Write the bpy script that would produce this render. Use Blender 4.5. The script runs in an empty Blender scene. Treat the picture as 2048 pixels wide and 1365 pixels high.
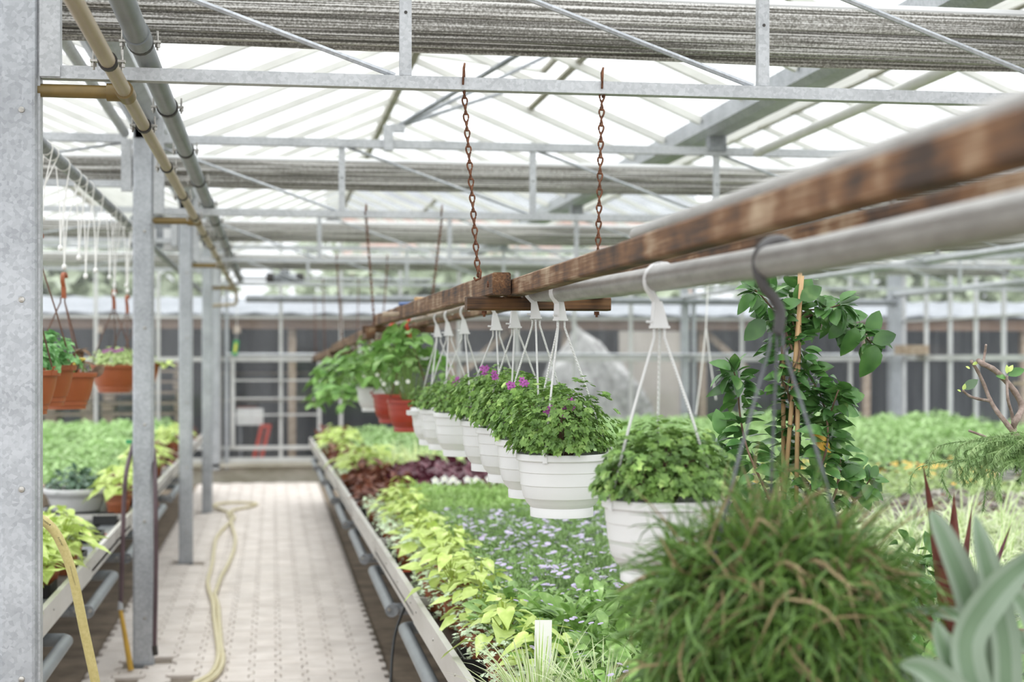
import bpy, math, random
from mathutils import Vector, Matrix, Euler

# ------------------------------------------------------------------ camera, sky, exposure
SC = bpy.context.scene
COL = SC.collection
R = random.Random(7)
YAW = math.atan(479.0 / 3000.0)
EYE = 1.667
cam_d = bpy.data.cameras.new('camera')
cam = bpy.data.objects.new('camera', cam_d)
COL.objects.link(cam)
cam.location = (0, 0, EYE)
cam.rotation_euler = (math.pi / 2, 0, -YAW)
cam_d.sensor_width = 36.0
cam_d.lens = 3000.0 / 2048.0 * 36.0
cam_d.shift_y = 32.5 / 2048.0
cam_d.clip_start = 0.05
cam_d.dof.use_dof = True
cam_d.dof.focus_distance = 4.05
cam_d.dof.aperture_fstop = 2.9
SC.camera = cam

world = bpy.data.worlds.new('overcast_sky')
SC.world = world
world.use_nodes = True
wb = world.node_tree.nodes['Background']
wb.inputs['Color'].default_value = (0.97, 0.985, 1.0, 1)
# standard overcast sky: three times brighter overhead than at the horizon
wnt = world.node_tree
wtc = wnt.nodes.new('ShaderNodeTexCoord'); wsx = wnt.nodes.new('ShaderNodeSeparateXYZ')
wmx = wnt.nodes.new('ShaderNodeMath'); wmx.operation = 'MAXIMUM'; wmx.inputs[1].default_value = 0.0
wma = wnt.nodes.new('ShaderNodeMath'); wma.operation = 'MULTIPLY_ADD'; wma.inputs[1].default_value = 2.0 * 0.95; wma.inputs[2].default_value = 0.95
wnt.links.new(wtc.outputs['Generated'], wsx.inputs[0]); wnt.links.new(wsx.outputs['Z'], wmx.inputs[0])
wnt.links.new(wmx.outputs[0], wma.inputs[0]); wnt.links.new(wma.outputs[0], wb.inputs['Strength'])
SC.view_settings.view_transform = 'Standard'
SC.view_settings.look = 'None'
SC.view_settings.exposure = 0.62
SC.view_settings.gamma = 1.0
SC.view_settings.use_curve_mapping = False
SC.cycles.transparent_max_bounces = 24
SC.cycles.max_bounces = 10

# ------------------------------------------------------------------ measuring helpers
CY, SY = math.cos(YAW), math.sin(YAW)
def xz(px, py, Y):
    """world X and Z of a point seen at (px, py) that stands Y metres down the house"""
    k = (px - 1024.0) / 3000.0
    X = Y * (SY + k * CY) / (CY - k * SY)
    d = Y * CY + X * SY
    return X, EYE + (715.0 - py) * d / 3000.0

def V(*a):
    return Vector(a)

# ------------------------------------------------------------------ mesh builder
class MB:
    def __init__(s):
        s.v = []; s.f = []; s.m = []
    def add(s, vs, fs, m=0, M=None):
        b = len(s.v)
        if M is not None:
            vs = [M @ Vector(v) for v in vs]
        s.v.extend([tuple(v) for v in vs])
        s.f.extend([tuple(i + b for i in f) for f in fs])
        s.m.extend([m] * len(fs))
        return s
    def box(s, c, d, m=0, M=None):
        x, y, z = d[0] / 2, d[1] / 2, d[2] / 2
        vs = [(c[0] + i * x, c[1] + j * y, c[2] + k * z) for i in (-1, 1) for j in (-1, 1) for k in (-1, 1)]
        fs = [(0, 1, 3, 2), (4, 6, 7, 5), (0, 4, 5, 1), (2, 3, 7, 6), (0, 2, 6, 4), (1, 5, 7, 3)]
        return s.add(vs, fs, m, M)
    def bar(s, a, b, w, h, up=(0, 0, 1), m=0):
        """square bar from a to b, w across, h along up"""
        a = Vector(a); b = Vector(b); y = (b - a)
        L = y.length; y.normalize()
        x = y.cross(Vector(up)).normalized(); z = x.cross(y)
        M = Matrix((x, y, z)).transposed().to_4x4(); M.translation = (a + b) / 2
        return s.box((0, 0, 0), (w, L, h), m, M)
    def tube(s, pts, r, n=8, caps=True, m=0, close=False):
        pts = [Vector(p) for p in pts]
        k = len(pts)
        rs = r if isinstance(r, (list, tuple)) else [r] * k
        vs = []; up = None
        for i, p in enumerate(pts):
            if close:
                t = pts[(i + 1) % k] - pts[i - 1]
            else:
                t = pts[min(i + 1, k - 1)] - pts[max(i - 1, 0)]
            t.normalize()
            if up is None:
                up = Vector((0, 0, 1)) if abs(t.z) < 0.9 else Vector((1, 0, 0))
            x = t.cross(up)
            if x.length < 1e-5:
                x = t.cross(Vector((0, 1, 0.01)))
            x.normalize(); up = x.cross(t).normalized()
            for j in range(n):
                a = 2 * math.pi * j / n
                vs.append(p + (x * math.cos(a) + up * math.sin(a)) * rs[i])
        fs = []
        for i in range(k if close else k - 1):
            o = i * n; q = ((i + 1) % k) * n
            for j in range(n):
                fs.append((o + j, o + (j + 1) % n, q + (j + 1) % n, q + j))
        if caps and not close:
            fs.append(tuple(range(n - 1, -1, -1)))
            fs.append(tuple((k - 1) * n + j for j in range(n)))
        return s.add(vs, fs, m)
    def lathe(s, prof, n=32, c=(0, 0, 0), m=0, sx=1.0):
        vs = []; fs = []
        for r, z in prof:
            for j in range(n):
                a = 2 * math.pi * j / n
                vs.append((c[0] + r * math.cos(a) * sx, c[1] + r * math.sin(a), c[2] + z))
        for i in range(len(prof) - 1):
            for j in range(n):
                fs.append((i * n + j, i * n + (j + 1) % n, (i + 1) * n + (j + 1) % n, (i + 1) * n + j))
        return s.add(vs, fs, m)
    def disc(s, r, z, n=32, c=(0, 0, 0), m=0, sx=1.0):
        vs = [(c[0] + r * math.cos(2 * math.pi * j / n) * sx, c[1] + r * math.sin(2 * math.pi * j / n), c[2] + z) for j in range(n)]
        return s.add(vs, [tuple(range(n))], m)
    def prism(s, poly, z0, z1, m=0, M=None):
        n = len(poly)
        vs = [(x, y, z0) for x, y in poly] + [(x, y, z1) for x, y in poly]
        fs = [tuple(range(n - 1, -1, -1)), tuple(range(n, 2 * n))]
        fs += [(i, (i + 1) % n, n + (i + 1) % n, n + i) for i in range(n)]
        return s.add(vs, fs, m, M)
    def strip(s, path, sec, m=0):
        """sweep a section given as list of (point lists): path = list of rings"""
        n = len(path[0]); vs = [p for ring in path for p in ring]; fs = []
        for i in range(len(path) - 1):
            for j in range(n):
                fs.append((i * n + j, i * n + (j + 1) % n, (i + 1) * n + (j + 1) % n, (i + 1) * n + j))
        fs.append(tuple(range(n - 1, -1, -1))); fs.append(tuple((len(path) - 1) * n + j for j in range(n)))
        return s.add(vs, fs, m)
    def mesh(s, name, mats, smooth=None):
        me = bpy.data.meshes.new(name)
        me.from_pydata(s.v, [], s.f)
        if not isinstance(mats, (list, tuple)):
            mats = [mats]
        for mt in mats:
            me.materials.append(mt)
        if len(mats) > 1:
            me.polygons.foreach_set('material_index', s.m)
        if smooth is not None:
            me.polygons.foreach_set('use_smooth', [True] * len(me.polygons))
            if smooth > 0:
                me.set_sharp_from_angle(angle=math.radians(smooth))
        me.update()
        return me

def tag(o, label=None, cat=None, group=None, kind=None):
    if label: o['label'] = label
    if cat: o['category'] = cat
    if group: o['group'] = group
    if kind: o['kind'] = kind
    return o
def put(name, me, par=None, M=None, kind=None):
    o = bpy.data.objects.new(name, me)
    COL.objects.link(o)
    if par is not None: o.parent = par
    if M is not None: o.matrix_local = M
    if kind: o['kind'] = kind
    return o
def ob(name, mb, mats, par=None, smooth=None, kind=None):
    """mesh in world coordinates; moved into its parent's frame when it has one"""
    if par is not None:
        q = WORLD.get(par.name, Vector((0, 0, 0)))
        mb.v = [(x - q[0], y - q[1], z - q[2]) for x, y, z in mb.v]
    o = put(name, mb.mesh(name, mats, smooth), par, None, kind)
    if par is not None: WORLD[o.name] = WORLD.get(par.name, Vector((0, 0, 0)))
    return o
WORLD = {}
def thing(name, label, cat, loc=(0, 0, 0), group=None, kind=None):
    o = bpy.data.objects.new(name, None)
    o.empty_display_size = 0.05
    COL.objects.link(o); o.location = loc
    WORLD[o.name] = Vector(loc)
    return tag(o, label, cat, group, kind)
def spawn(name, spec, loc, rz=0, s=1.0, label=None, cat=None, group=None, tilt=(0, 0)):
    """a thing from shared meshes: spec = [(part name, mesh, local matrix or None, kind)]; a one-part spec is one mesh object"""
    if len(spec) == 1:
        o = bpy.data.objects.new(name, spec[0][1])
    else:
        o = bpy.data.objects.new(name, None); o.empty_display_size = 0.03
    COL.objects.link(o)
    o.location = loc; o.rotation_euler = (tilt[0], tilt[1], rz); o.scale = (s, s, s)
    tag(o, label, cat, group)
    if len(spec) > 1:
        for p in spec:
            put(p[0], p[1], o, p[2] if len(p) > 2 else None, p[3] if len(p) > 3 else None)
    return o
def lm(p, d, up=(0, 0, 1), s=1.0):
    y = Vector(d).normalized(); u = Vector(up)
    x = y.cross(u)
    if x.length < 1e-4: x = y.cross(Vector((1, 0.2, 0)))
    x.normalize(); z = x.cross(y)
    M = Matrix((x * s, y * s, z * s)).transposed().to_4x4(); M.translation = Vector(p)
    return M

# ------------------------------------------------------------------ materials
def lin(h):
    h = h.lstrip('#'); o = []
    for i in (0, 2, 4):
        c = int(h[i:i + 2], 16) / 255.0
        o.append(c / 12.92 if c <= 0.04045 else ((c + 0.055) / 1.055) ** 2.4)
    return tuple(o) + (1,)
def nodes(name):
    m = bpy.data.materials.new(name); m.use_nodes = True
    nt = m.node_tree; return m, nt, nt.nodes['Principled BSDF']
def N(nt, t, **kw):
    n = nt.nodes.new(t)
    for k, v in kw.items():
        if k in n.inputs: n.inputs[k].default_value = v
        else: setattr(n, k, v)
    return n
def ramp(nt, stops):
    n = nt.nodes.new('ShaderNodeValToRGB'); e = n.color_ramp.elements
    while len(e) < len(stops): e.new(0.5)
    for i, (p, c) in enumerate(stops):
        e[i].position = p; e[i].color = c
    return n
def coords(nt, scale=(1, 1, 1), kind='Object'):
    t = nt.nodes.new('ShaderNodeTexCoord'); mp = nt.nodes.new('ShaderNodeMapping')
    mp.inputs['Scale'].default_value = scale
    nt.links.new(t.outputs[kind], mp.inputs['Vector']); return mp
def worldpos(nt, scale=(1, 1, 1)):
    t = nt.nodes.new('ShaderNodeNewGeometry'); mp = nt.nodes.new('ShaderNodeMapping')
    mp.inputs['Scale'].default_value = scale
    nt.links.new(t.outputs['Position'], mp.inputs['Vector']); return mp
def plain(name, c1, c2=None, rough=0.5, metal=0.0, scale=8.0, stretch=(1, 1, 1), bump=0.0, bscale=None, spec=0.5, rnd=0.0):
    """two-tone noise material in world space, optional bump, optional per-object brightness"""
    m, nt, b = nodes(name)
    c1 = lin(c1); c2 = lin(c2) if c2 else c1
    mp = worldpos(nt, stretch)
    nz = N(nt, 'ShaderNodeTexNoise', Scale=scale, Detail=5.0, Roughness=0.6)
    nt.links.new(mp.outputs[0], nz.inputs['Vector'])
    rp = ramp(nt, [(0.32, c1), (0.68, c2)])
    nt.links.new(nz.outputs['Fac'], rp.inputs['Fac'])
    out = rp.outputs['Color']
    if rnd > 0:
        oi = nt.nodes.new('ShaderNodeObjectInfo')
        mr = N(nt, 'ShaderNodeMapRange'); mr.inputs['To Min'].default_value = 1 - rnd; mr.inputs['To Max'].default_value = 1 + rnd
        nt.links.new(oi.outputs['Random'], mr.inputs['Value'])
        hs = N(nt, 'ShaderNodeHueSaturation')
        nt.links.new(mr.outputs[0], hs.inputs['Value']); nt.links.new(out, hs.inputs['Color'])
        out = hs.outputs['Color']
    nt.links.new(out, b.inputs['Base Color'])
    b.inputs['Roughness'].default_value = rough; b.inputs['Metallic'].default_value = metal
    b.inputs['Specular IOR Level'].default_value = spec
    if bump > 0:
        n2 = N(nt, 'ShaderNodeTexNoise', Scale=bscale or scale * 4, Detail=6.0)
        nt.links.new(mp.outputs[0], n2.inputs['Vector'])
        bp = N(nt, 'ShaderNodeBump', Strength=bump, Distance=0.004)
        nt.links.new(n2.outputs['Fac'], bp.inputs['Height']); nt.links.new(bp.outputs[0], b.inputs['Normal'])
    return m
def galvanised(name, c1, c2, rough=0.45, metal=0.4, scale=45.0):
    m, nt, b = nodes(name)
    mp = worldpos(nt)
    vo = N(nt, 'ShaderNodeTexVoronoi', Scale=scale)
    nt.links.new(mp.outputs[0], vo.inputs['Vector'])
    nz = N(nt, 'ShaderNodeTexNoise', Scale=6.0, Detail=6.0)
    nt.links.new(mp.outputs[0], nz.inputs['Vector'])
    sep = nt.nodes.new('ShaderNodeSeparateColor'); nt.links.new(vo.outputs['Color'], sep.inputs[0])
    mx = N(nt, 'ShaderNodeMath', operation='MULTIPLY_ADD'); mx.inputs[1].default_value = 0.30
    nt.links.new(sep.outputs[0], mx.inputs[0])
    m2 = N(nt, 'ShaderNodeMath', operation='MULTIPLY'); m2.inputs[1].default_value = 0.75
    nt.links.new(nz.outputs['Fac'], m2.inputs[0]); nt.links.new(m2.outputs[0], mx.inputs[2])
    rp = ramp(nt, [(0.25, lin(c1)), (0.75, lin(c2))])
    nt.links.new(mx.outputs[0], rp.inputs['Fac']); nt.links.new(rp.outputs[0], b.inputs['Base Color'])
    b.inputs['Roughness'].default_value = rough; b.inputs['Metallic'].default_value = metal
    return m
def leafmat(name, c1, c2, c3=None, trans=0.28, rough=0.42, scale=28.0, rnd=0.16, lift=1.3):
    """leaf: colour wanders between c1 and c2 from leaf to leaf, light shines through a little"""
    m, nt, b = nodes(name)
    mp = worldpos(nt)
    nz = N(nt, 'ShaderNodeTexNoise', Scale=scale, Detail=2.0)
    nt.links.new(mp.outputs[0], nz.inputs['Vector'])
    up = lambda h: tuple(min(.9, c * lift) for c in lin(h)[:3]) + (1,)
    st = [(0.3, up(c1)), (0.6, up(c2))]
    if c3: st.append((0.74, up(c3)))
    rp = ramp(nt, st)
    nt.links.new(nz.outputs['Fac'], rp.inputs['Fac'])
    oi = nt.nodes.new('ShaderNodeObjectInfo')
    mr = N(nt, 'ShaderNodeMapRange'); mr.inputs['To Min'].default_value = 1 - rnd; mr.inputs['To Max'].default_value = 1 + rnd
    nt.links.new(oi.outputs['Random'], mr.inputs['Value'])
    hs = N(nt, 'ShaderNodeHueSaturation')
    nt.links.new(mr.outputs[0], hs.inputs['Value']); nt.links.new(rp.outputs[0], hs.inputs['Color'])
    nt.links.new(hs.outputs[0], b.inputs['Base Color'])
    b.inputs['Roughness'].default_value = rough
    b.inputs['Specular IOR Level'].default_value = 0.4
    tr = nt.nodes.new('ShaderNodeBsdfTranslucent'); nt.links.new(hs.outputs[0], tr.inputs['Color'])
    mx = nt.nodes.new('ShaderNodeMixShader'); mx.inputs[0].default_value = trans
    nt.links.new(b.outputs[0], mx.inputs[1]); nt.links.new(tr.outputs[0], mx.inputs[2])
    nt.links.new(mx.outputs[0], nt.nodes['Material Output'].inputs['Surface'])
    return m
def glassmat(name, tint, film, film_col, refl=0.08, streak=(3, 3, 0.6)):
    """thin greenhouse pane: clear, faintly mirroring, with a grey film of dirt in streaks"""
    m = bpy.data.materials.new(name); m.use_nodes = True; nt = m.node_tree
    nt.nodes.remove(nt.nodes['Principled BSDF'])
    tp = N(nt, 'ShaderNodeBsdfTransparent', Color=tint)
    gl = N(nt, 'ShaderNodeBsdfGlossy', Roughness=0.06)
    m1 = nt.nodes.new('ShaderNodeMixShader'); m1.inputs[0].default_value = refl
    nt.links.new(tp.outputs[0], m1.inputs[1]); nt.links.new(gl.outputs[0], m1.inputs[2])
    df = N(nt, 'ShaderNodeBsdfDiffuse', Color=film_col); tl = N(nt, 'ShaderNodeBsdfTranslucent', Color=film_col)
    m2 = nt.nodes.new('ShaderNodeMixShader'); m2.inputs[0].default_value = 0.5
    nt.links.new(df.outputs[0], m2.inputs[1]); nt.links.new(tl.outputs[0], m2.inputs[2])
    mp = worldpos(nt, streak)
    nz = N(nt, 'ShaderNodeTexNoise', Scale=2.2, Detail=6.0, Roughness=0.65)
    nt.links.new(mp.outputs[0], nz.inputs['Vector'])
    mr = N(nt, 'ShaderNodeMapRange'); mr.inputs['From Min'].default_value = 0.3; mr.inputs['From Max'].default_value = 0.75
    mr.inputs['To Min'].default_value = film[0]; mr.inputs['To Max'].default_value = film[1]
    nt.links.new(nz.outputs['Fac'], mr.inputs['Value'])
    m3 = nt.nodes.new('ShaderNodeMixShader')
    nt.links.new(mr.outputs[0], m3.inputs[0]); nt.links.new(m1.outputs[0], m3.inputs[1]); nt.links.new(m2.outputs[0], m3.inputs[2])
    nt.links.new(m3.outputs[0], nt.nodes['Material Output'].inputs['Surface'])
    return m
def woodmat(name, dark, mid, pale, axis='Y', stain=1.0):
    m, nt, b = nodes(name)
    st = {'Y': (9, 0.9, 9), 'X': (0.9, 9, 9)}[axis]; fine = {'Y': (60, 1.5, 60), 'X': (1.5, 60, 60)}[axis]
    mp = worldpos(nt, st); n1 = N(nt, 'ShaderNodeTexNoise', Scale=1.5, Detail=4.0, Distortion=0.6)
    nt.links.new(mp.outputs[0], n1.inputs['Vector'])
    mp2 = worldpos(nt, fine); n2 = N(nt, 'ShaderNodeTexNoise', Scale=3.0, Detail=6.0, Distortion=0.8)
    nt.links.new(mp2.outputs[0], n2.inputs['Vector'])
    mp3 = worldpos(nt, (5, 5, 5)); n3 = N(nt, 'ShaderNodeTexNoise', Scale=1.6, Detail=3.0)
    nt.links.new(mp3.outputs[0], n3.inputs['Vector'])
    a = N(nt, 'ShaderNodeMath', operation='MULTIPLY'); a.inputs[1].default_value = 0.35
    nt.links.new(n2.outputs['Fac'], a.inputs[0])
    c = N(nt, 'ShaderNodeMath', operation='MULTIPLY_ADD'); c.inputs[1].default_value = 0.25
    nt.links.new(n1.outputs['Fac'], c.inputs[0]); nt.links.new(a.outputs[0], c.inputs[2])
    d = N(nt, 'ShaderNodeMath', operation='MULTIPLY_ADD'); d.inputs[1].default_value = 0.6 * stain
    nt.links.new(n3.outputs['Fac'], d.inputs[0]); nt.links.new(c.outputs[0], d.inputs[2])
    rp = ramp(nt, [(0.48, lin(dark)), (0.62, lin(mid)), (0.80, lin(pale))])
    nt.links.new(d.outputs[0], rp.inputs['Fac']); nt.links.new(rp.outputs[0], b.inputs['Base Color'])
    b.inputs['Roughness'].default_value = 0.7
    bp = N(nt, 'ShaderNodeBump', Strength=0.4, Distance=0.002)
    nt.links.new(n2.outputs['Fac'], bp.inputs['Height']); nt.links.new(bp.outputs[0], b.inputs['Normal'])
    return m
def screenmat(name):
    m, nt, b = nodes(name)
    mp = worldpos(nt, (0.4, 1, 1)); n1 = N(nt, 'ShaderNodeTexNoise', Scale=5.0, Detail=3.0)
    nt.links.new(mp.outputs[0], n1.inputs['Vector'])
    mp2 = worldpos(nt, (0.6, 150, 190)); n2 = N(nt, 'ShaderNodeTexNoise', Scale=1.0, Detail=2.0)
    nt.links.new(mp2.outputs[0], n2.inputs['Vector'])
    mp3 = worldpos(nt, (140, 160, 160)); n3 = N(nt, 'ShaderNodeTexNoise', Scale=1.0, Detail=1.0)
    nt.links.new(mp3.outputs[0], n3.inputs['Vector'])
    a = N(nt, 'ShaderNodeMath', operation='MULTIPLY_ADD'); a.inputs[1].default_value = 0.35
    nt.links.new(n3.outputs['Fac'], a.inputs[0]); nt.links.new(n2.outputs['Fac'], a.inputs[2])
    rp = ramp(nt, [(0.52, lin('#55524a')), (0.66, lin('#8e8b84')), (0.8, lin('#dcdad6'))])
    nt.links.new(a.outputs[0], rp.inputs['Fac']); nt.links.new(rp.outputs[0], b.inputs['Base Color'])
    b.inputs['Roughness'].default_value = 0.5; b.inputs['Metallic'].default_value = 0.15
    return m
def ropemat(name, col):
    m, nt, b = nodes(name)
    mp = coords(nt, (1, 1, 1)); w = N(nt, 'ShaderNodeTexWave', Scale=110.0, Distortion=0.5); w.bands_direction = 'DIAGONAL'
    nt.links.new(mp.outputs[0], w.inputs['Vector'])
    b.inputs['Base Color'].default_value = lin(col); b.inputs['Roughness'].default_value = 0.6
    bp = N(nt, 'ShaderNodeBump', Strength=0.7, Distance=0.002)
    nt.links.new(w.outputs['Fac'], bp.inputs['Height']); nt.links.new(bp.outputs[0], b.inputs['Normal'])
    return m

M = {}
M['galv'] = galvanised('galvanised_steel', '#94979b', '#b9bcc0', 0.45, 0.3, 95.0)
M['galv_light'] = galvanised('pale_galvanised_steel', '#9c9ea0', '#bdbfc1', 0.5, 0.25, 110)
M['galv_dark'] = galvanised('dull_galvanised_steel', '#6e7174', '#979a9d', 0.5, 0.35)
M['pipe'] = plain('galvanised_pipe', '#8a8783', '#a9a7a3', 0.42, 0.45, 30, (1, 0.3, 1), 0.2, 200)
M['greypipe'] = plain('grey_plastic_pipe', '#707476', '#858a8c', 0.45, 0.1, 9, (1, 0.4, 1))
M['beige'] = plain('beige_plastic_pipe', '#9a8c74', '#a99b83', 0.45, 0, 12, (1, 0.3, 1))
M['ochre'] = plain('ochre_plastic_pipe', '#6b5a33', '#80693a', 0.45, 0, 12)
M['rubber'] = plain('black_rubber', '#2b2826', '#37332f', 0.6)
M['bolt'] = plain('zinc_bolt', '#8f8c86', '#c0bdb7', 0.35, 0.7, 60)
M['alu'] = plain('aluminium', '#b9b5ae', '#d2cfca', 0.4, 0.35, 5, (1, 0.3, 1), 0.1, 90)
M['roofbar'] = plain('white_glazing_bar', '#c9c8c2', '#dddcd6', 0.5, 0.1, 3)
M['wallbar'] = plain('grey_glazing_bar', '#b4b4b2', '#cbcbc9', 0.5, 0.15, 3)
M['ridge'] = plain('weathered_ridge_bar', '#8c8778', '#b5b1a4', 0.6, 0.1, 4)
M['roofglass'] = glassmat('roof_glass', (0.95, 0.97, 0.97, 1), (0.04, 0.55), (0.62, 0.63, 0.65, 1), 0.05, (1.5, 6, 1.5))
M['wallglass'] = glassmat('wall_glass', (0.93, 0.95, 0.97, 1), (0.03, 0.16), (0.50, 0.52, 0.55, 1), 0.05, (4, 4, 0.5))
M['screen'] = screenmat('shade_screen_cloth')
M['white'] = plain('white_plastic', '#d4d4d3', '#dadad9', 0.38, 0, 4)
M['rope'] = ropemat('white_rope', '#dcdcda')
M['string'] = plain('white_string', '#e8e6e2', '#f2f0ec', 0.7)
M['rust'] = plain('rusty_iron', '#4d2f20', '#80543a', 0.8, 0.2, 90, (1, 1, 1), 0.5, 300)
M['rustline'] = plain('rusted_line', '#5a4236', '#755749', 0.8, 0.1, 40)
M['wood'] = woodmat('stained_wood_beam', '#2e1c0d', '#694626', '#a8947a')
M['woodx'] = woodmat('stained_wood_crossbar', '#35210f', '#684726', '#957650', 'X', 0.8)
M['oldwood'] = woodmat('weathered_grey_wood', '#6d6154', '#978b7d', '#c3bbb0')
M['crate'] = plain('pale_timber', '#8d7a66', '#b5a491', 0.8, 0, 14, (1, 1, 1))
M['concrete'] = plain('mossy_concrete', '#8f8a78', '#bdb8ac', 0.9, 0, 2.2, (1, 1, 2), 0.4, 30)
M['paver'] = plain('concrete_paver', '#cbc1b8', '#dfd6ce', 0.85, 0, 5, (1, 1, 1), 0.25, 60, 0.3, 0.05)
M['joint'] = plain('sand_joint', '#6f6457', '#8d8174', 0.95, 0, 12, (1, 1, 1), 0.4, 50)
M['soil'] = plain('brown_soil', '#5f5244', '#8a7b69', 0.95, 0, 5, (1, 1, 1), 0.6, 40)
M['pot_soil'] = plain('potting_soil', '#2c2119', '#47382c', 0.95, 0, 60, (1, 1, 1), 0.6, 200)
M['mat'] = plain('wet_black_mat', '#232423', '#3a3b3a', 0.32, 0, 10, (1, 0.3, 1), 0.3, 70)
M['sand'] = plain('wet_liner', '#54575a', '#97999c', 0.3, 0, 6, (1, 0.5, 1), 0.2, 40)
M['blacktray'] = plain('black_plastic', '#1c1c1c', '#2a2a29', 0.4)
M['terracotta'] = plain('brown_terracotta_plastic', '#7c4326', '#93522f', 0.5, 0, 6)
M['orangepot'] = plain('orange_brown_plastic', '#8f4a26', '#9f552e', 0.42, 0, 3)
M['redpot'] = plain('red_plastic', '#8e2a14', '#9c321a', 0.4, 0, 3)
M['redhook'] = plain('bright_red_plastic', '#cc3d22', '#d9462a', 0.4)
M['blackhook'] = plain('black_plastic_hook', '#3a3838', '#4a4848', 0.5)
M['greyline'] = plain('dark_grey_line', '#55585c', '#6a6d72', 0.6)
M['hoseyellow'] = plain('pale_yellow_hose', '#bfb072', '#cfc086', 0.5, 0, 90)
M['hosefloor'] = plain('cream_hose', '#c9be98', '#d8cdaa', 0.55, 0, 20)
M['print'] = plain('black_print', '#3b3626', '#3b3626', 0.6)
M['hosepurple'] = plain('dark_purple_hose', '#4a3a3e', '#5c494d', 0.5)
M['yellowwand'] = plain('yellow_wand', '#b08a2a', '#c39a34', 0.45)
M['cable'] = plain('black_cable', '#262626', '#333333', 0.6)
M['orange'] = plain('orange_tag', '#d8603a', '#e2714a', 0.5)
M['paper'] = plain('white_card', '#e2e0da', '#eceae6', 0.6)
M['redpaint'] = plain('red_paint', '#c2402f', '#cf4b3a', 0.6)
M['greenplastic'] = plain('green_plastic', '#2f8a55', '#3a9a62', 0.4)
M['yellow'] = plain('yellow_print', '#d9c84c', '#e0d25c', 0.5)
M['bamboo'] = plain('bamboo_cane', '#a5835a', '#c3a277', 0.6, 0, 12, (1, 1, 0.4))
M['brownstem'] = plain('brown_stem', '#5a4636', '#7c6350', 0.8, 0, 40)
M['bark'] = plain('grey_brown_bark', '#77655a', '#a3938a', 0.85, 0, 60, (1, 1, 1), 0.5, 200)
M['greenstem'] = plain('green_stem', '#6f8a4a', '#8aa560', 0.6, 0, 30)
# foliage
M['pel'] = leafmat('geranium_leaf', '#4c6a34', '#739349', '#a9c275', 0.22)
M['pelflower'] = plain('magenta_petal', '#8e2f86', '#c26bb8', 0.6, 0, 220)
M['lime'] = leafmat('lime_leaf', '#9db258', '#bacb78', '#d2dd9c', 0.25, 0.45, 22)
M['limedark'] = leafmat('lime_stem', '#8a9a3f', '#9fb04f', None, 0.2)
M['silver'] = leafmat('silver_leaf', '#a4b594', '#c0ceb2', '#d6e0ca', 0.2, 0.5, 60)
M['daisyleaf'] = leafmat('fine_green_leaf', '#66824a', '#88a468', '#a8c086', 0.25)
M['daisy'] = plain('pale_violet_petal', '#b9abd2', '#d9cfea', 0.6, 0, 60)
M['yolk'] = plain('yellow_flower_centre', '#d9c454', '#e3cf62', 0.6)
M['spoon'] = leafmat('spoon_leaf', '#62853f', '#86a75c', '#b0c48f', 0.25, 0.38)
M['fresh'] = leafmat('fresh_green_leaf', '#86a566', '#a3bf84', '#c2d6a6', 0.25, 0.5, 9, 0.16, 1.15)
M['pale'] = leafmat('pale_green_leaf', '#8ea268', '#adbf86', '#c6d3a4', 0.3, 0.5, 12)
M['maroon'] = leafmat('maroon_leaf', '#43202a', '#5f2f3b', '#85505c', 0.15, 0.28)
M['coleus'] = leafmat('brown_red_leaf', '#5f3a30', '#80503f', '#a88a70', 0.2, 0.4, 18, 0.16, 1.1)
M['cream'] = leafmat('cream_blade', '#d3d8ac', '#e6e8c8', None, 0.3, 0.5)
M['bladegreen'] = leafmat('green_blade_edge', '#7d9c4c', '#97b463', None, 0.3, 0.5)
M['grass'] = leafmat('hanging_grass', '#3f5b28', '#5f7f3a', '#86a65c', 0.22, 0.42, 34, 0.16, 1.0)
M['straw'] = leafmat('dry_grass', '#7d6c4c', '#9c8a68', '#6f573c', 0.2, 0.6, 40, 0.16, 1.0)
M['climber'] = leafmat('glossy_green_leaf', '#34562c', '#4f753c', '#7f9c60', 0.2, 0.28, 16, 0.3)
M['yellowleaf'] = leafmat('yellowed_leaf', '#c79a3a', '#d8b050', None, 0.3)
M['strawberry'] = leafmat('strawberry_leaf', '#5f8a42', '#82a85c', '#adc68a', 0.25, 0.42, 12, 0.22, 1.15)
M['whitepetal'] = plain('white_petal', '#efefe9', '#f6f6f2', 0.6)
M['redleaf'] = leafmat('dark_red_spear', '#4f2620', '#6b3a30', None, 0.15, 0.4, 28, 0.16, 1.0)
M['stripe'] = leafmat('grey_green_blade', '#5f7658', '#70886a', None, 0.25, 0.4, 8, 0.16, 1.0)
M['stripepale'] = leafmat('pale_blade_edge', '#7b8d77', '#8c9c88', None, 0.25, 0.4, 8, 0.16, 1.0)
M['fern'] = leafmat('needle_green', '#6a8652', '#8ba26e', '#aabd8a', 0.25, 0.5)
M['impatiens'] = leafmat('dark_shiny_leaf', '#3a4f3a', '#56705a', '#8c9f98', 0.15, 0.25, 30)
M['heuchera'] = leafmat('grey_purple_leaf', '#6f6560', '#8f8a80', '#b3b0a4', 0.2, 0.5, 14)
M['hedge'] = leafmat('hedge_leaf', '#9aa588', '#b3bca2', '#c6ceb8', 0.25, 0.6, 1.4, 0.1, 1.0)
M['brick'] = plain('pink_brick', '#c9a497', '#d6b8ac', 0.85, 0, 3)
M['roofsheet'] = plain('corrugated_fibre_sheet', '#74777a', '#8d9093', 0.8, 0, 1.5)
M['shedwall'] = plain('dark_shed_boards', '#4f5156', '#6a6c70', 0.9, 0, 2, (1, 1, 0.2))
M['outground'] = plain('grey_yard', '#8e8a82', '#a5a199', 0.95, 0, 1.5)
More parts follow.
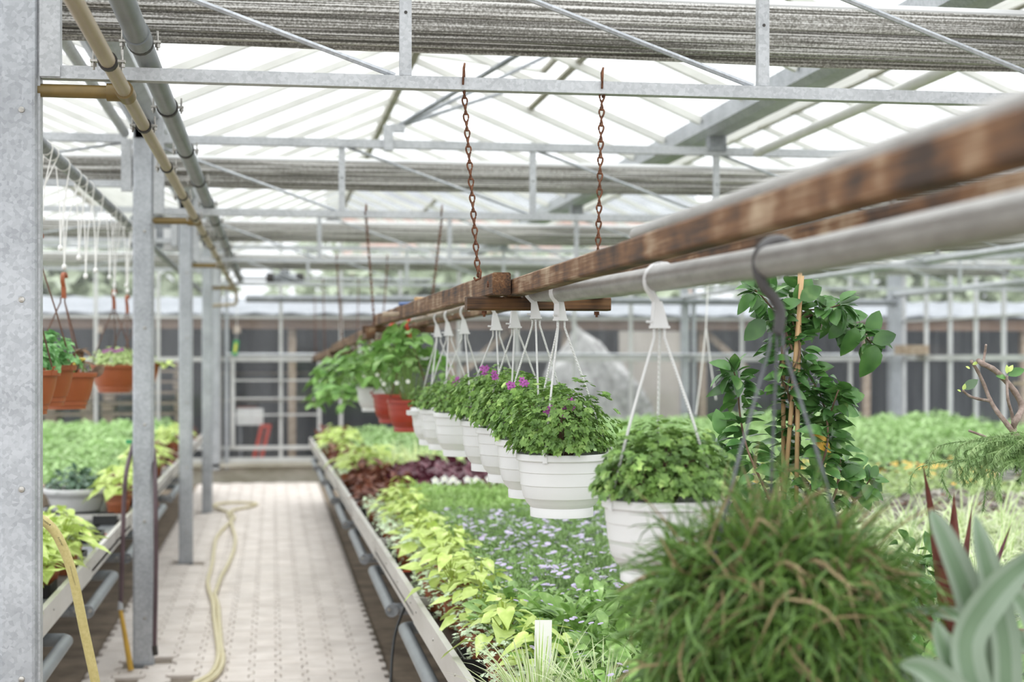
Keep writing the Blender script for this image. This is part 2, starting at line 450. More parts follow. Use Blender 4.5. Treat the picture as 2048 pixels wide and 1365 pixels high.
M['rubble'] = plain('mottled_tarp', '#8d8a86', '#d6d3cf', 0.85, 0, 6, (1, 1, 1), 0.6, 18)
M['panelwall'] = plain('beige_board', '#b3aa9f', '#c5bcb1', 0.85, 0, 2)
M['legs'] = plain('dark_concrete', '#6f6a62', '#8a857c', 0.9, 0, 4)
M['fascia'] = plain('brown_fascia', '#6a5446', '#86705f', 0.85, 0, 6, (0.2, 1, 1))

# ================================================================== SETTING
GX = [-3.89, -0.69, 2.51, 5.71, 8.91]        # gutter lines
YT = [0.3, 4.3, 8.3, 12.3, 16.3]             # trusses
YE = 20.3                                    # far glass wall
GZ, RZ = 3.04, 3.66                          # gutter lip, ridge
Y0R = 1.1                                    # nearest end of the glazed roof that is built

# ---- floor: sand bed, soil strips, interlocking pavers
fl = tag(ob('floor', MB().box((2.3, 10, -0.06), (13.2, 21.2, 0.08)), M['soil']), kind='structure')
WORLD[fl.name] = V(0, 0, 0)
ob('sand_bed', MB().box((-0.18, 12.4, -0.019), (1.58, 15.7, 0.03)), M['joint'], fl)
PW, PL = 0.14, 0.205
a, e, g = 0.084 - 0.0022, 0.056 - 0.0022, PL / 2 - 0.0022
q0, q1 = 0.040, 0.062
POLY = [(-a, -g), (a, -g), (a, -q1), (e, -q0), (e, q0), (a, q1), (a, g), (-a, g), (-a, q1), (-e, q0), (-e, -q0), (-a, -q1)]
def paver_mb(dx=0, dy=0, dz=0, mb=None):
    mb = mb or MB()
    n = 12
    b = 0.004
    vs = [(x + dx, y + dy, -0.03 + dz) for x, y in POLY] + [(x + dx, y + dy, -b + dz) for x, y in POLY]
    vs += [(x * (1 - 0.05) + dx, y * (1 - 0.04) + dy, dz) for x, y in POLY]
    fs = [(i, (i + 1) % n, n + (i + 1) % n, n + i) for i in range(n)]
    fs += [(n + i, n + (i + 1) % n, 2 * n + (i + 1) % n, 2 * n + i) for i in range(n)]
    fs.append(tuple(range(2 * n, 3 * n)))
    return mb.add(vs, fs)
PAVER = paver_mb().mesh('paver', M['paver'])
cells = []
for i in range(11):
    for j in range(75):
        x = -0.88 + i * PW; y = 4.7 + j * PL + (PL / 2 if i % 2 else 0)
        if y > YE - 0.25: continue
        if any(abs(x + 0.69) < 0.10 and abs(y - yc) < 0.11 for yc in YT): continue
        if (abs(x + 0.74) < 0.06 or abs(x + 0.46) < 0.08) and abs(y - 7.83) < 0.11: continue
        cells.append((x, y))
cells.sort(key=lambda c: (c[1] < 7.55, c[1]))
rest = MB()
for k, (x, y) in enumerate(cells):
    z = R.uniform(-0.002, 0.003) + 0.012
    if k < 300:
        o = put('paver', PAVER, fl); o.location = (x, y, z)
    else:
        paver_mb(x, y, z, rest)
ob('paver_field', rest, M['paver'], fl, kind='stuff')

# ---- outside ground
tag(ob('ground', MB().box((3, 42, -0.16), (70, 43.2, 0.1)), M['outground']), kind='structure')

# ---- roof: ridge, glazing bars and panes, bay by bay
roof = thing('ceiling', 'pitched glass roof of white glazing bars over the whole house', None, (0, 0, 0), kind='structure')
STEP = 0.8
nseg = int(round((YE - Y0R) / STEP))
for b in range(4):
    xl, xr = GX[b], GX[b + 1]; xm = (xl + xr) / 2
    ob('ridge_bar', MB().box((xm, (Y0R + YE) / 2, RZ - 0.02), (0.05, YE - Y0R, 0.06)), M['ridge'], roof)
    for sgn in (-1, 1):
        gx = xl + 0.085 if sgn < 0 else xr - 0.085
        lo = V(gx, 0, GZ); hi = V(xm + sgn * 0.02, 0, RZ)
        d = hi - lo; nrm = V(-d.z, 0, d.x).normalized()
        if nrm.z < 0: nrm = -nrm
        barm = MB().bar(lo - nrm * 0.022, hi - nrm * 0.022, 0.032, 0.044, nrm).mesh('glazing_bar', M['roofbar'])
        q = [(lo + V(0, 0.017, 0)), (hi + V(0, 0.017, 0)), (hi + V(0, STEP - 0.017, 0)), (lo + V(0, STEP - 0.017, 0))]
        pm = MB(); pm.add([p + nrm * 0.002 for p in q] + [p + nrm * 0.006 for p in q], [(0, 1, 2, 3), (7, 6, 5, 4), (0, 4, 5, 1), (1, 5, 6, 2), (2, 6, 7, 3), (3, 7, 4, 0)])
        # a pane is one sheet of glass: a single skin keeps the sun's path simple
        pm = MB().add([p + nrm * 0.004 for p in q], [(0, 1, 2, 3)]).mesh('pane', M['roofglass'])
        for k in range(nseg + 1):
            y = Y0R + k * STEP
            o = put('glazing_bar', barm, roof); o.location = (0, y, 0)
            vent = (b == 1 and sgn > 0 and k in (8, 9, 10)) or (b == 1 and sgn > 0 and k in (18, 19))
            if k < nseg:
                if vent:
                    mid = lo.lerp(hi, 0.48)
                    qs = [lo + V(0, 0.017, 0), mid + V(0, 0.017, 0), mid + V(0, STEP - 0.017, 0), lo + V(0, STEP - 0.017, 0)]
                    ob('pane', MB().add([p + nrm * 0.004 + V(0, y, 0) for p in qs], [(0, 1, 2, 3)]), M['roofglass'], roof)
                else:
                    o = put('pane', pm, roof); o.location = (0, y, 0)
        for (ya, yb) in ([(Y0R + 8 * STEP, Y0R + 11 * STEP), (Y0R + 18 * STEP, Y0R + 20 * STEP)] if (b == 1 and sgn > 0) else []):
            mid = lo.lerp(hi, 0.48)
            ob('vent_sill', MB().bar(mid + V(0, ya, 0), mid + V(0, yb, 0), 0.035, 0.03, nrm), M['ridge'], roof)

# raised ventilator sashes on the middle ridge
def vent_sash(ya, yb, label):
    xm = (GX[1] + GX[2]) / 2
    hi = V(xm + 0.02, 0, RZ + 0.02); L = 0.87; ang = math.radians(6)
    lo = hi + V(L * math.cos(ang), 0, -L * math.sin(ang))
    t = thing('roof_vent', label, 'vent', (xm, ya, RZ), 'raised roof vents')
    nr = V(math.sin(ang), 0, math.cos(ang))
    n = int(round((yb - ya) / STEP))
    for k in range(n + 1):
        y = ya + k * STEP
        ob('sash_bar', MB().bar(hi + V(0, y, 0), lo + V(0, y, 0), 0.03, 0.03, nr), M['roofbar'], t)
        if k < n:
            ob('pane', MB().add([hi + V(0, y + .015, 0), lo + V(0, y + .015, 0), lo + V(0, y + STEP - .015, 0), hi + V(0, y + STEP - .015, 0)], [(0, 1, 2, 3)]), M['roofglass'], t)
    ob('sash_rail', MB().bar(lo + V(0, ya, 0), lo + V(0, yb, 0), 0.035, 0.035, nr), M['ridge'], t)
    return lo
vl = vent_sash(Y0R + 8 * STEP, Y0R + 11 * STEP, 'raised glass roof vent above the chain-hung beam, nearer of two')
vent_sash(Y0R + 18 * STEP, Y0R + 20 * STEP, 'raised glass roof vent near the far wall, farther of two')
# opener: bracket on the second truss and its push rods
t = thing('vent_opener', 'grey bracket with push rods opening the nearer roof vent', 'vent opener', (0.63, 8.3, 2.84))
ob('bracket', MB().box((0.63, 8.27, 2.875), (0.05, 0.05, 0.14)).box((0.68, 8.27, 2.93), (0.08, 0.04, 0.04)), M['galv_light'], t)
for (yy, zz, xx) in ((7.95, RZ - 0.05, vl.x), (8.0, RZ - 0.03, vl.x + 0.05), (9.2, RZ - 0.06, vl.x), (10.2, RZ - 0.09, vl.x)):
    ob('push_rod', MB().tube([(0.68, 8.27, 2.94), (xx, yy, zz)], 0.012, 6), M['galv_dark'], t)

# ---- gutters
for i, x in enumerate(GX):
    y1 = YE + 0.1
    t = thing('gutter', ['steel roof gutter beyond the left hanging pots', 'steel roof gutter above the row of left columns',
              'broad steel roof gutter crossing the upper right of the house', 'steel roof gutter of the next bay at far right',
              'steel eaves gutter on top of the right glass wall'][i], 'gutter', (x, Y0R, 2.93))
    w = 0.09
    prof = [(-w, 0.12), (-w, 0.03), (-0.05, 0), (0.05, 0), (w, 0.03), (w, 0.12), (w - 0.006, 0.12), (w - 0.006, 0.035), (0.045, 0.008), (-0.045, 0.008), (-w + 0.006, 0.035), (-w + 0.006, 0.12)]
    ob('channel', MB().strip([[(x + px, yy, 2.93 + pz) for px, pz in prof] for yy in (Y0R, y1)], None), M['galv'], t)
    for yy in YT[1:]:
        ob('saddle', MB().box((x, yy, 2.89), (0.10, 0.07, 0.09)), M['galv_dark'], t)
# condensation pipes under the gutters
def pipe_thing(name, label, cat, pts, r, mat, n=12, group=None):
    o = ob(name, MB().tube(pts, r, n), mat, None, 40)
    return tag(o, label, cat, group)
pipe_thing('drain_pipe', 'round pale steel pipe under the gutter above the columns', 'pipe', [(-0.775, 1.5, 2.86), (-0.775, 8.2, 2.86)], 0.024, M['galv_light'])
pipe_thing('drain_pipe', 'round pale steel pipe beside the broad gutter at upper right', 'pipe', [(2.72, 2.2, 2.86), (2.72, 8.2, 2.83)], 0.026, M['roofbar'])
pipe_thing('drain_pipe', 'pale steel pipe under the eaves of the right glass wall', 'pipe', [(8.70, 9, 2.55), (8.70, 20.2, 2.55)], 0.04, M['galv_light'])
pipe_thing('heating_pipe', 'dark horizontal pipe along the top of the far glass wall', 'pipe', [(-0.35, 20.05, 2.44), (8.7, 20.05, 2.44)], 0.05, M['galv_dark'])
pipe_thing('rail_pipe', 'pale steel rail running down the house above the right field', 'pipe', [(5.6, 6, 2.50), (5.6, 20.1, 2.50)], 0.03, M['galv_light'])

# ---- columns
COLW = 0.102
def column(x, y, label, h=2.93, seam=True):
    t = thing('steel_column', label, 'column', (x, y, 0), 'left row of steel columns' if x < 0 else None)
    w = COLW / 2; r = 0.012; dd = 0.035
    poly = [(-w, dd), (-w, -dd + r), (-w + r * .4, -dd + r * .3), (-w + r, -dd), (w - r, -dd), (w - r * .4, -dd + r * .3), (w, -dd + r), (w, dd)]
    ob('post', MB().prism(poly, 0, h, 0, Matrix.Translation((x, y, 0))), M['galv'], t)
    ob('flange', MB().box((x + w + 0.003, y + 0.01, h / 2), (0.008, 0.05, h)), M['galv_light'], t)
    ob('base_plate', MB().box((x, y, 0.012), (0.12, 0.10, 0.02)), M['galv_dark'], t)
    z = 1.305 - 2 * 0.52
    while z < 2.4:
        ob('bolt', MB().lathe([(0.0, -0.001), (0.007, -0.001), (0.0085, 0.003), (0.007, 0.006), (0.0, 0.007)], 12, (0, 0, 0)).__class__().add(
            [(x + 0.012 + 0.009 * math.cos(2 * math.pi * k / 10) * s, y - dd - dy, z + 0.009 * math.sin(2 * math.pi * k / 10) * s) for s, dy in ((1, 0), (0.9, .004), (0.3, .006)) for k in range(10)],
            [(i * 10 + k, i * 10 + (k + 1) % 10, (i + 1) * 10 + (k + 1) % 10, (i + 1) * 10 + k) for i in range(2) for k in range(10)] + [tuple(range(20, 30))]), M['bolt'], t, 30)
        z += 0.52
    for s in (-1, 1):     # angle plates that carry the trusses
        hgt = 0.52 if s > 0 else 0.28
        ob('angle_plate', MB().box((x + s * (w + 0.034), y - 0.005, 2.44 + hgt / 2 + (0.12 if s < 0 else 0)), (0.055, 0.045, hgt)), M['galv_light'], t)
    return t
cl = ['nearest galvanised steel column filling the left edge of the picture', 'galvanised steel column with a purple hose hung on it',
      'galvanised steel column, third from the left edge', 'slim galvanised steel column farthest down the aisle']
for yy, lb in zip(YT[1:], cl):
    column(-0.69, yy, lb)

# ---- trusses
ZL, ZU = 2.455, 2.845
tl = [None, 'nearest lattice truss carrying two rusty chains', 'second lattice truss behind the first pair of chains', 'third lattice truss down the house', 'fourth lattice truss close to the far glass wall']
for i in range(1, 5):
    y = YT[i]
    t = thing('roof_truss', tl[i], 'truss', (-0.63, y, ZL), 'lattice trusses across the house')
    ob('lower_chord', MB().box(((-0.63 + 8.85) / 2, y, ZL), (9.48, 0.04, 0.036)), M['galv_light'], t)
    ob('upper_chord', MB().box(((-0.63 + 8.85) / 2, y, ZU), (9.48, 0.045, 0.045)), M['galv_light'], t)
    xs = [-0.69 + 3.2 / 3 * k for k in range(10)]
    for k in range(1, 9):
        p = ob('post', MB().box((xs[k], y, (ZL + ZU) / 2), (0.034, 0.026, ZU - ZL - 0.04)), M['galv_light'], t)
        ob('bolt_hole', MB().prism([(0.005 * math.cos(c * .785), 0.005 * math.sin(c * .785)) for c in range(8)], 0, 0.001, 0, Matrix.Translation((xs[k], y - 0.0131, ZL + 0.2)) @ Matrix.Rotation(math.pi / 2, 4, 'X')), M['rubber'], p)
    for k in range(0, 9):
        ob('diagonal', MB().tube([(xs[k] + 0.03, y, ZU - 0.02), (xs[k + 1] - 0.03, y, ZL + 0.02)], 0.0085, 6), M['galv'], t)
    # shorter half truss on the left of the columns
    ob('side_chord', MB().box((-2.3, y, 2.60), (3.05, 0.04, 0.036)).box((-2.3, y, ZU), (3.05, 0.045, 0.045)), M['galv_light'], t)
    ob('side_brace', MB().tube([(-0.8, y, 2.82), (-2.0, y, 2.62)], 0.008, 6), M['galv'], t)

# ---- folded shade screens behind each truss
def shade_screen(y, label):
    t = thing('shade_screen', label, 'shade screen', (2.4, y, 2.63), 'folded shade screens under the roof')
    rr = random.Random(int(y * 10))
    xs = [-3.8 + k * 0.4 for k in range(32)]
    ob('leading_tube', MB().tube([(x, y - 0.05, 2.782 + 0.003 * math.sin(x * 2)) for x in (-3.8, 0, 4, 8.6)], 0.016, 8), M['white'], t)
    for k in range(9):            # one fold of cloth after another, hung in loops
        yy = y - 0.07 + k * 0.022; bot = 2.632 + rr.uniform(-0.004, 0.02) + (0.05 if k == 0 else 0.0) + (0.02 if k == 1 else 0)
        rings = []
        for x in xs:
            s = 0.004 * math.sin(x * 1.7 + k) + 0.003 * math.sin(x * 4.1 + k * 2)
            h = 2.775 - bot
            rings.append([(x, yy - 0.006, 2.775), (x, yy - 0.012 + s, bot + h * .7), (x, yy - 0.007 - s, bot + h * .45), (x, yy - 0.013 + s, bot + h * .2 + s), (x, yy - 0.004, bot + s),
                          (x, yy + 0.004, bot + s), (x, yy + 0.005, bot + h * .5), (x, yy + 0.004, 2.775)])
        ob('fold', MB().strip(rings, None), M['screen'], t, 50)
sl = {4.3: 'folded grey shade screen across the very top of the picture', 8.3: 'folded grey shade screen behind the second truss', 12.3: 'folded grey shade screen behind the third truss', 16.3: 'folded grey shade screen nearest the far wall'}
for yt in YT[1:]:
    shade_screen(yt + 0.32, sl[yt])

# ---- water pipes along the aisle with clamps, tees and the drop at the far wall
def clamp(t, x, y, z, r, bolts=True):
    ob('clamp', MB().tube([(x, y - 0.013, z), (x, y + 0.013, z)], r + 0.005, 16), M['rubber'], t, 40)
    for s in (-1, 1):
        m = MB().box((x + s * (r + 0.012), y, z), (0.022, 0.02, 0.006))
        m.tube([(x + s * (r + 0.015), y, z - 0.022), (x + s * (r + 0.015), y, z + 0.03)], 0.0035, 6)
        m.tube([(x + s * (r + 0.015), y, z - 0.014), (x + s * (r + 0.015), y, z - 0.006)], 0.008, 6)
        ob('clamp_bolt', m, M['bolt'], t)
t = thing('water_pipe', 'thick grey plastic pipe running the length of the aisle', 'pipe', (-0.35, 1.5, 2.52))
ob('tube', MB().tube([(-0.35, 1.6, 2.512), (-0.35, 17.2, 2.512)], 0.031, 20), M['greypipe'], t, 40)
for k in range(13):
    clamp(t, -0.35, 3.06 + k * 1.06, 2.512, 0.031)
ob('coupling', MB().tube([(-0.35, 4.0, 2.512), (-0.35, 4.12, 2.512)], 0.035, 20), M['greypipe'], t, 40)
t = thing('supply_pipe', 'beige plastic pipe with rubber clamps beside the grey one', 'pipe', (-0.40, 1.5, 2.40))
ob('tube', MB().tube([(-0.405, 1.6, 2.405), (-0.405, 17.2, 2.405), (-0.405, 17.35, 2.36), (-0.405, 17.4, 2.30), (-0.42, 17.42, 2.27), (-0.74, 17.42, 2.25), (-0.76, 17.42, 2.2), (-0.76, 17.42, 1.15)], 0.0195, 16), M['beige'], t, 40)
for k in range(13):
    clamp(t, -0.405, 3.85 + k * 1.05, 2.405, 0.0195)
for yt in YT[1:]:
    ob('tee', MB().tube([(-0.405, yt - 0.05, 2.405), (-0.405, yt + 0.05, 2.405)], 0.026, 16).tube([(-0.405, yt, 2.405), (-0.455, yt, 2.405)], 0.025, 16), M['ochre'], t, 40)
    ob('branch', MB().tube([(-0.455, yt, 2.405), (-0.64, yt, 2.405)], 0.0185, 14), M['ochre'], t, 40)
pipe_thing('hanger_pipe', 'dull grey pipe carrying white strings above the orange pots', 'pipe', [(-0.86, 3.0, 2.47), (-0.86, 19.8, 2.47)], 0.026, M['galv_dark'])

# ---- far glass wall
wb_ = thing('wall_back', 'far glass wall on a mossy concrete plinth', None, (2.5, YE, 0), kind='structure')
ob('plinth', MB().box((2.5, YE + 0.06, 0.10), (13.2, 0.2, 0.3)).box((2.5, YE + 0.02, 0.235), (13.2, 0.3, 0.04)), M['concrete'], wb_)
xs = [-3.89 + 0.8 * k for k in range(17)]
rails = [(0.30, 0.06, 0.05), (0.46, 0.05, 0.05), (1.64, 0.06, 0.05), (2.20, 0.035, 0.04), (2.93, 0.06, 0.06)]
def roofz(x):
    for b in range(4):
        if GX[b] <= x <= GX[b + 1]:
            xm = (GX[b] + GX[b + 1]) / 2
            return GZ + (RZ - GZ) * (1 - abs(x - xm) / 1.6)
    return GZ
for k, x in enumerate(xs):
    ob('mullion', MB().box((x, YE, (0.27 + roofz(x)) / 2), (0.045, 0.05, roofz(x) - 0.27)), M['wallbar'], wb_)
for z, h, dp in rails:
    ob('rail', MB().box((2.51, YE - 0.012, z), (12.84, dp, h)), M['wallbar'], wb_)
zl = [0.32, 0.46, 1.64, 2.20, 2.93]
for k in range(16):
    x0, x1 = xs[k] + 0.022, xs[k + 1] - 0.022
    for z0, z1 in zip(zl[:-1], zl[1:]):
        ob('pane', MB().add([(x0, YE + .01, z0 + .02), (x1, YE + .01, z0 + .02), (x1, YE + .01, z1 - .02), (x0, YE + .01, z1 - .02)], [(0, 1, 2, 3)]), M['wallglass'], wb_)
    ob('pane', MB().add([(x0, YE + .01, 2.96), (x1, YE + .01, 2.96), (x1, YE + .01, roofz(x1)), (x0, YE + .01, roofz(x0))], [(0, 1, 2, 3)]), M['roofglass'], wb_)
for x in (-0.69, 5.71):
    ob('wall_post', MB().box((x - 0.05, YE - 0.08, 1.55), (0.10, 0.10, 2.75)).box((x + 0.09, YE - 0.04, 1.55), (0.05, 0.06, 2.75)), M['galv'], wb_)
ob('heating_rail', MB().tube([(-0.6, YE - 0.2, 1.70), (8.7, YE - 0.2, 1.70)], 0.022, 8), M['galv_light'], wb_)
# framed opening in the middle of the far wall
dr = tag(thing('door_1', 'pale framed glass panel in the far wall at the end of the aisle', None, (0.1, YE - 0.06, 0.3)), kind='structure')
for x in (-0.52, 0.62):
    ob('stile', MB().box((x, YE - 0.06, 1.08), (0.05, 0.03, 1.2)), M['wallbar'], dr)
for z in (0.9, 1.12, 1.36):
    ob('crossbar', MB().box((0.05, YE - 0.06, z), (1.1, 0.025, 0.022)), M['wallbar'], dr)

# ---- right glass wall
wr = thing('wall_right', 'right glass wall with close-set grey bars', None, (8.91, 12, 0), kind='structure')
ob('plinth', MB().box((8.97, 10.9, 0.2), (0.16, 18.8, 0.5)), M['concrete'], wr)
ys = [YE - 0.02 - 0.74 * k for k in range(15)]
for y in ys:
    ob('mullion', MB().box((8.91, y, 1.7), (0.05, 0.04, 2.5)), M['wallbar'], wr)
for z, h in ((0.47, 0.05), (1.66, 0.075), (2.18, 0.03), (2.9, 0.06)):
    ob('rail', MB().box((8.895, 15.1, z), (0.06, 10.4, h)), M['wallbar'], wr)
for k in range(14):
    y0, y1 = ys[k + 1] + 0.02, ys[k] - 0.02
    for z0, z1 in ((0.49, 1.63), (1.70, 2.16), (2.2, 2.88)):
        ob('pane', MB().add([(8.915, y0, z0), (8.915, y1, z0), (8.915, y1, z1), (8.915, y0, z1)], [(0, 1, 2, 3)]), M['wallglass'], wr)
ob('corner_post', MB().box((8.72, YE - 0.12, 1.5), (0.16, 0.14, 2.9)), M['galv'], wr)

# ================================================================== OUTSIDE, seen through the panes
t = thing('open_shed', 'low open shed with pale corrugated roof beyond the far glass wall', 'shed', (4, 23.5, 0))
ob('back_wall', MB().box((4, 25.6, 1.2), (24, 0.1, 2.5)), M['shedwall'], t)
ob('fascia', MB().box((4, 21.75, 2.16), (24, 0.05, 0.17)), M['fascia'], t)
rings = []
for k in range(97):
    x = -8 + k * 0.25; dz = 0.03 * (k % 2)
    rings.append([(x, 21.6, 2.28 + dz), (x, 25.8, 2.66 + dz), (x, 25.8, 2.64 + dz), (x, 21.6, 2.26 + dz)])
ob('roof_sheet', MB().strip(rings, None), M['roofsheet'], t)
for x in (-5.5, -3.3, -1.2, 0.28, 2.6, 4.3, 6.4, 9.0, 11.6):
    ob('timber_post', MB().box((x, 21.9, 1.08), (0.11, 0.11, 2.2)), M['crate'], t)
for x in (-2.4, -0.5, 1.6, 3.5):
    ob('rafter_end', MB().box((x, 21.68, 2.06), (0.1, 0.14, 0.1)), M['crate'], t)
ob('diagonal_brace', MB().bar((2.6, 21.95, 1.3), (3.5, 21.95, 2.1), 0.06, 0.1), M['crate'], t)
ob('diagonal_brace', MB().bar((6.4, 21.95, 2.1), (7.1, 21.95, 1.5), 0.06, 0.1), M['crate'], t)
ob('shelf', MB().box((0.6, 25.3, 0.95), (3.4, 0.4, 0.04)).box((0.6, 25.3, 1.4), (3.4, 0.4, 0.04)), M['oldwood'], t)
# pale wooden pallets
bx_ = MB()
for k in range(5): bx_.box((-0.5 + 0.25 * k, 0, 0.12), (0.12, 0.8, 0.022))
PB = [('deck_board', MB().box((0, 0, 0), (1.15, 0.13, 0.024)).mesh('deck_board', M['crate'])), ('block', MB().box((0, 0, 0), (0.15, 0.7, 0.09)).mesh('block', M['crate']))]
def pallet(x, y, z, label):
    t = thing('pallet', label, 'pallet', (x, y, z), 'pallets stacked beyond the far glass')
    for k in range(4): put('deck_board', PB[0][1], t, Matrix.Translation((0, -0.33 + 0.22 * k, 0.125)))
    for k in range(3): put('block', PB[1][1], t, Matrix.Translation((-0.48 + 0.48 * k, 0, 0.065)))
for k in range(11):
    pallet(-2.95 + R.uniform(-.03, .03), 21.25, -0.1 + k * 0.145, 'pale wooden pallet in the left stack beyond the far glass wall')
for k in range(12):
    pallet(-1.72 + R.uniform(-.03, .03), 21.25, -0.1 + k * 0.145, 'pale wooden pallet in the right stack beyond the far glass wall')
# covered heap and board
mb = MB(); rr = random.Random(5)
nu, nv = 28, 16
vs = []
for i in range(nv + 1):
    for j in range(nu):
        aa = 2 * math.pi * j / nu; h = i / nv
        r = (1 - h ** 6) * (1 - .25 * h) * (1 + 0.16 * math.sin(aa * 3 + h * 4) + 0.10 * math.sin(aa * 7 + h * 9)) + 0.05 * rr.uniform(-1, 1)
        vs.append((4.5 + 0.8 * r * math.cos(aa) + .25 * h * math.sin(5 * h), 21.15 + 0.3 * r * math.sin(aa), -0.1 + (2.1 + .2 * math.sin(aa + 1)) * h))
fs = [(i * nu + j, i * nu + (j + 1) % nu, (i + 1) * nu + (j + 1) % nu, (i + 1) * nu + j) for i in range(nv) for j in range(nu)]
tag(ob('covered_heap', mb.add(vs, fs), M['rubble']), 'mottled grey-white covered heap standing behind the far glass wall', 'heap')
tag(ob('leaning_board', MB().box((5.55, 21.72, 0.98), (0.95, 0.06, 2.15)), M['panelwall']), 'beige upright board leaning behind the far glass wall', 'board')
x, z = xz(500, 834, 20.9)
t = thing('notice_board', 'blank white board standing behind the glass at the aisle end', 'sign', (x, 20.9, 0))
ob('panel', MB().box((x, 20.9, z), (0.36, 0.02, 0.23)), M['paper'], t)
ob('cap_strip', MB().box((x - 0.04, 20.91, z + 0.13), (0.27, 0.02, 0.03)), M['coleus'], t)
ob('leg', MB().box((x - 0.13, 20.92, z / 2 - 0.1), (0.03, 0.02, z)), M['galv_dark'], t)
ob('leg', MB().box((x + 0.13, 20.92, z / 2 - 0.1), (0.03, 0.02, z)), M['galv_dark'], t)
x0, z0 = xz(512, 925, 20.75); x1, z1 = xz(532, 850, 20.75)
t = thing('red_plank', 'red slotted plank leaning behind the glass below the white board', 'plank', (x0, 20.75, z0))
dx = (x1 - x0) / (z1 - z0)
for s in (-0.05, 0.05):
    ob('side_strip', MB().bar((x0 + s - dx * .25, 20.75, z0 - 0.3), (x1 + s, 20.78, z1), 0.055, 0.02, (0, 1, 0)), M['redpaint'], t)
ob('end_strip', MB().bar((x1 - 0.07, 20.775, z1 - 0.02), (x1 + 0.07, 20.775, z1 - 0.02), 0.03, 0.05), M['redpaint'], t)
# hedge bank and brick house far beyond
def leafblob(mb, c, rad, n, size, rr):
    for k in range(n):
        u = Vector((rr.gauss(0, 1), rr.gauss(0, 1), rr.gauss(0, 1))).normalized()
        p = Vector((c[0] + u.x * rad[0], c[1] + u.y * rad[1], c[2] + u.z * rad[2]))
        d = Vector((rr.gauss(0, 1), rr.gauss(0, 1), rr.gauss(0, .6))).normalized()
        s = size * rr.uniform(.6, 1.3)
        mb.add([(0, 0, 0), (-.35 * s, .5 * s, .05), (0, s, 0), (.35 * s, .5 * s, .05)], [(0, 1, 2, 3)], 0, lm(p, d, u))
hl = ['left', 'middle', 'right']
for i, (cx, w, h) in enumerate(((-5.4, 3.2, 4.2), (4.7, 3.2, 4.0), (14.8, 3.2, 4.8))):
    rr = random.Random(i); mb = MB()
    t = thing('hedge', 'pale green hedge beyond the shed roof, %s of three' % ['leftmost', 'middle one', 'rightmost'][i], 'hedge', (cx, 33, 0), 'hedges beyond the shed')
    for k in range(12):
        leafblob(mb, (cx - w + 2 * w * k / 11, 33 + rr.uniform(-.5, .5), h * rr.uniform(.45, .6)), (1.6, 1.1, h * .45), 420, 0.42, rr)
    ob('foliage', mb, M['hedge'], t, kind='stuff')
    ob('trunk', MB().tube([(cx, 33, -0.1), (cx + .1, 33, h * .6)], 0.1, 8), M['brownstem'], t)
t = thing('brick_house', 'pink brick house wall far beyond the shed and hedge', 'house', (7.5, 46, 0))
ob('wall', MB().box((7.6, 47, 3.0), (11, 2.0, 6.2)), M['brick'], t)
ob('roof', MB().add([(1.7, 45.8, 6.1), (13.5, 45.8, 6.1), (13.5, 48, 7.6), (1.7, 48, 7.6), (1.7, 50, 6.1), (13.5, 50, 6.1)], [(0, 1, 2, 3), (3, 2, 5, 4), (0, 3, 4), (1, 5, 2)]), M['roofsheet'], t)
for x in (3.4, 5.6, 9.4, 11.6):
    f = ob('window', MB().box((x, 45.97, 4.3), (1.0, 0.08, 1.3)), M['white'], t)
    ob('window_pane', MB().box((x, 45.92, 4.3), (0.86, 0.03, 1.16)), M['shedwall'], f)
# dark board fence beyond the right glass wall
t = thing('board_fence', 'dark grey board fence beyond the right glass wall', 'fence', (12.2, 13, -0.1))
FB = MB().box((0, 0, 1.15), (0.03, 0.59, 2.3)).mesh('board', M['shedwall'])
for k in range(27): put('board', FB, t, Matrix.Translation((0.02 * (k % 2), -7.8 + 0.6 * k, 0)))
ob('fence_rail', MB().box((12.26, 13, 1.9), (0.06, 16.2, 0.1)), M['fascia'], t)

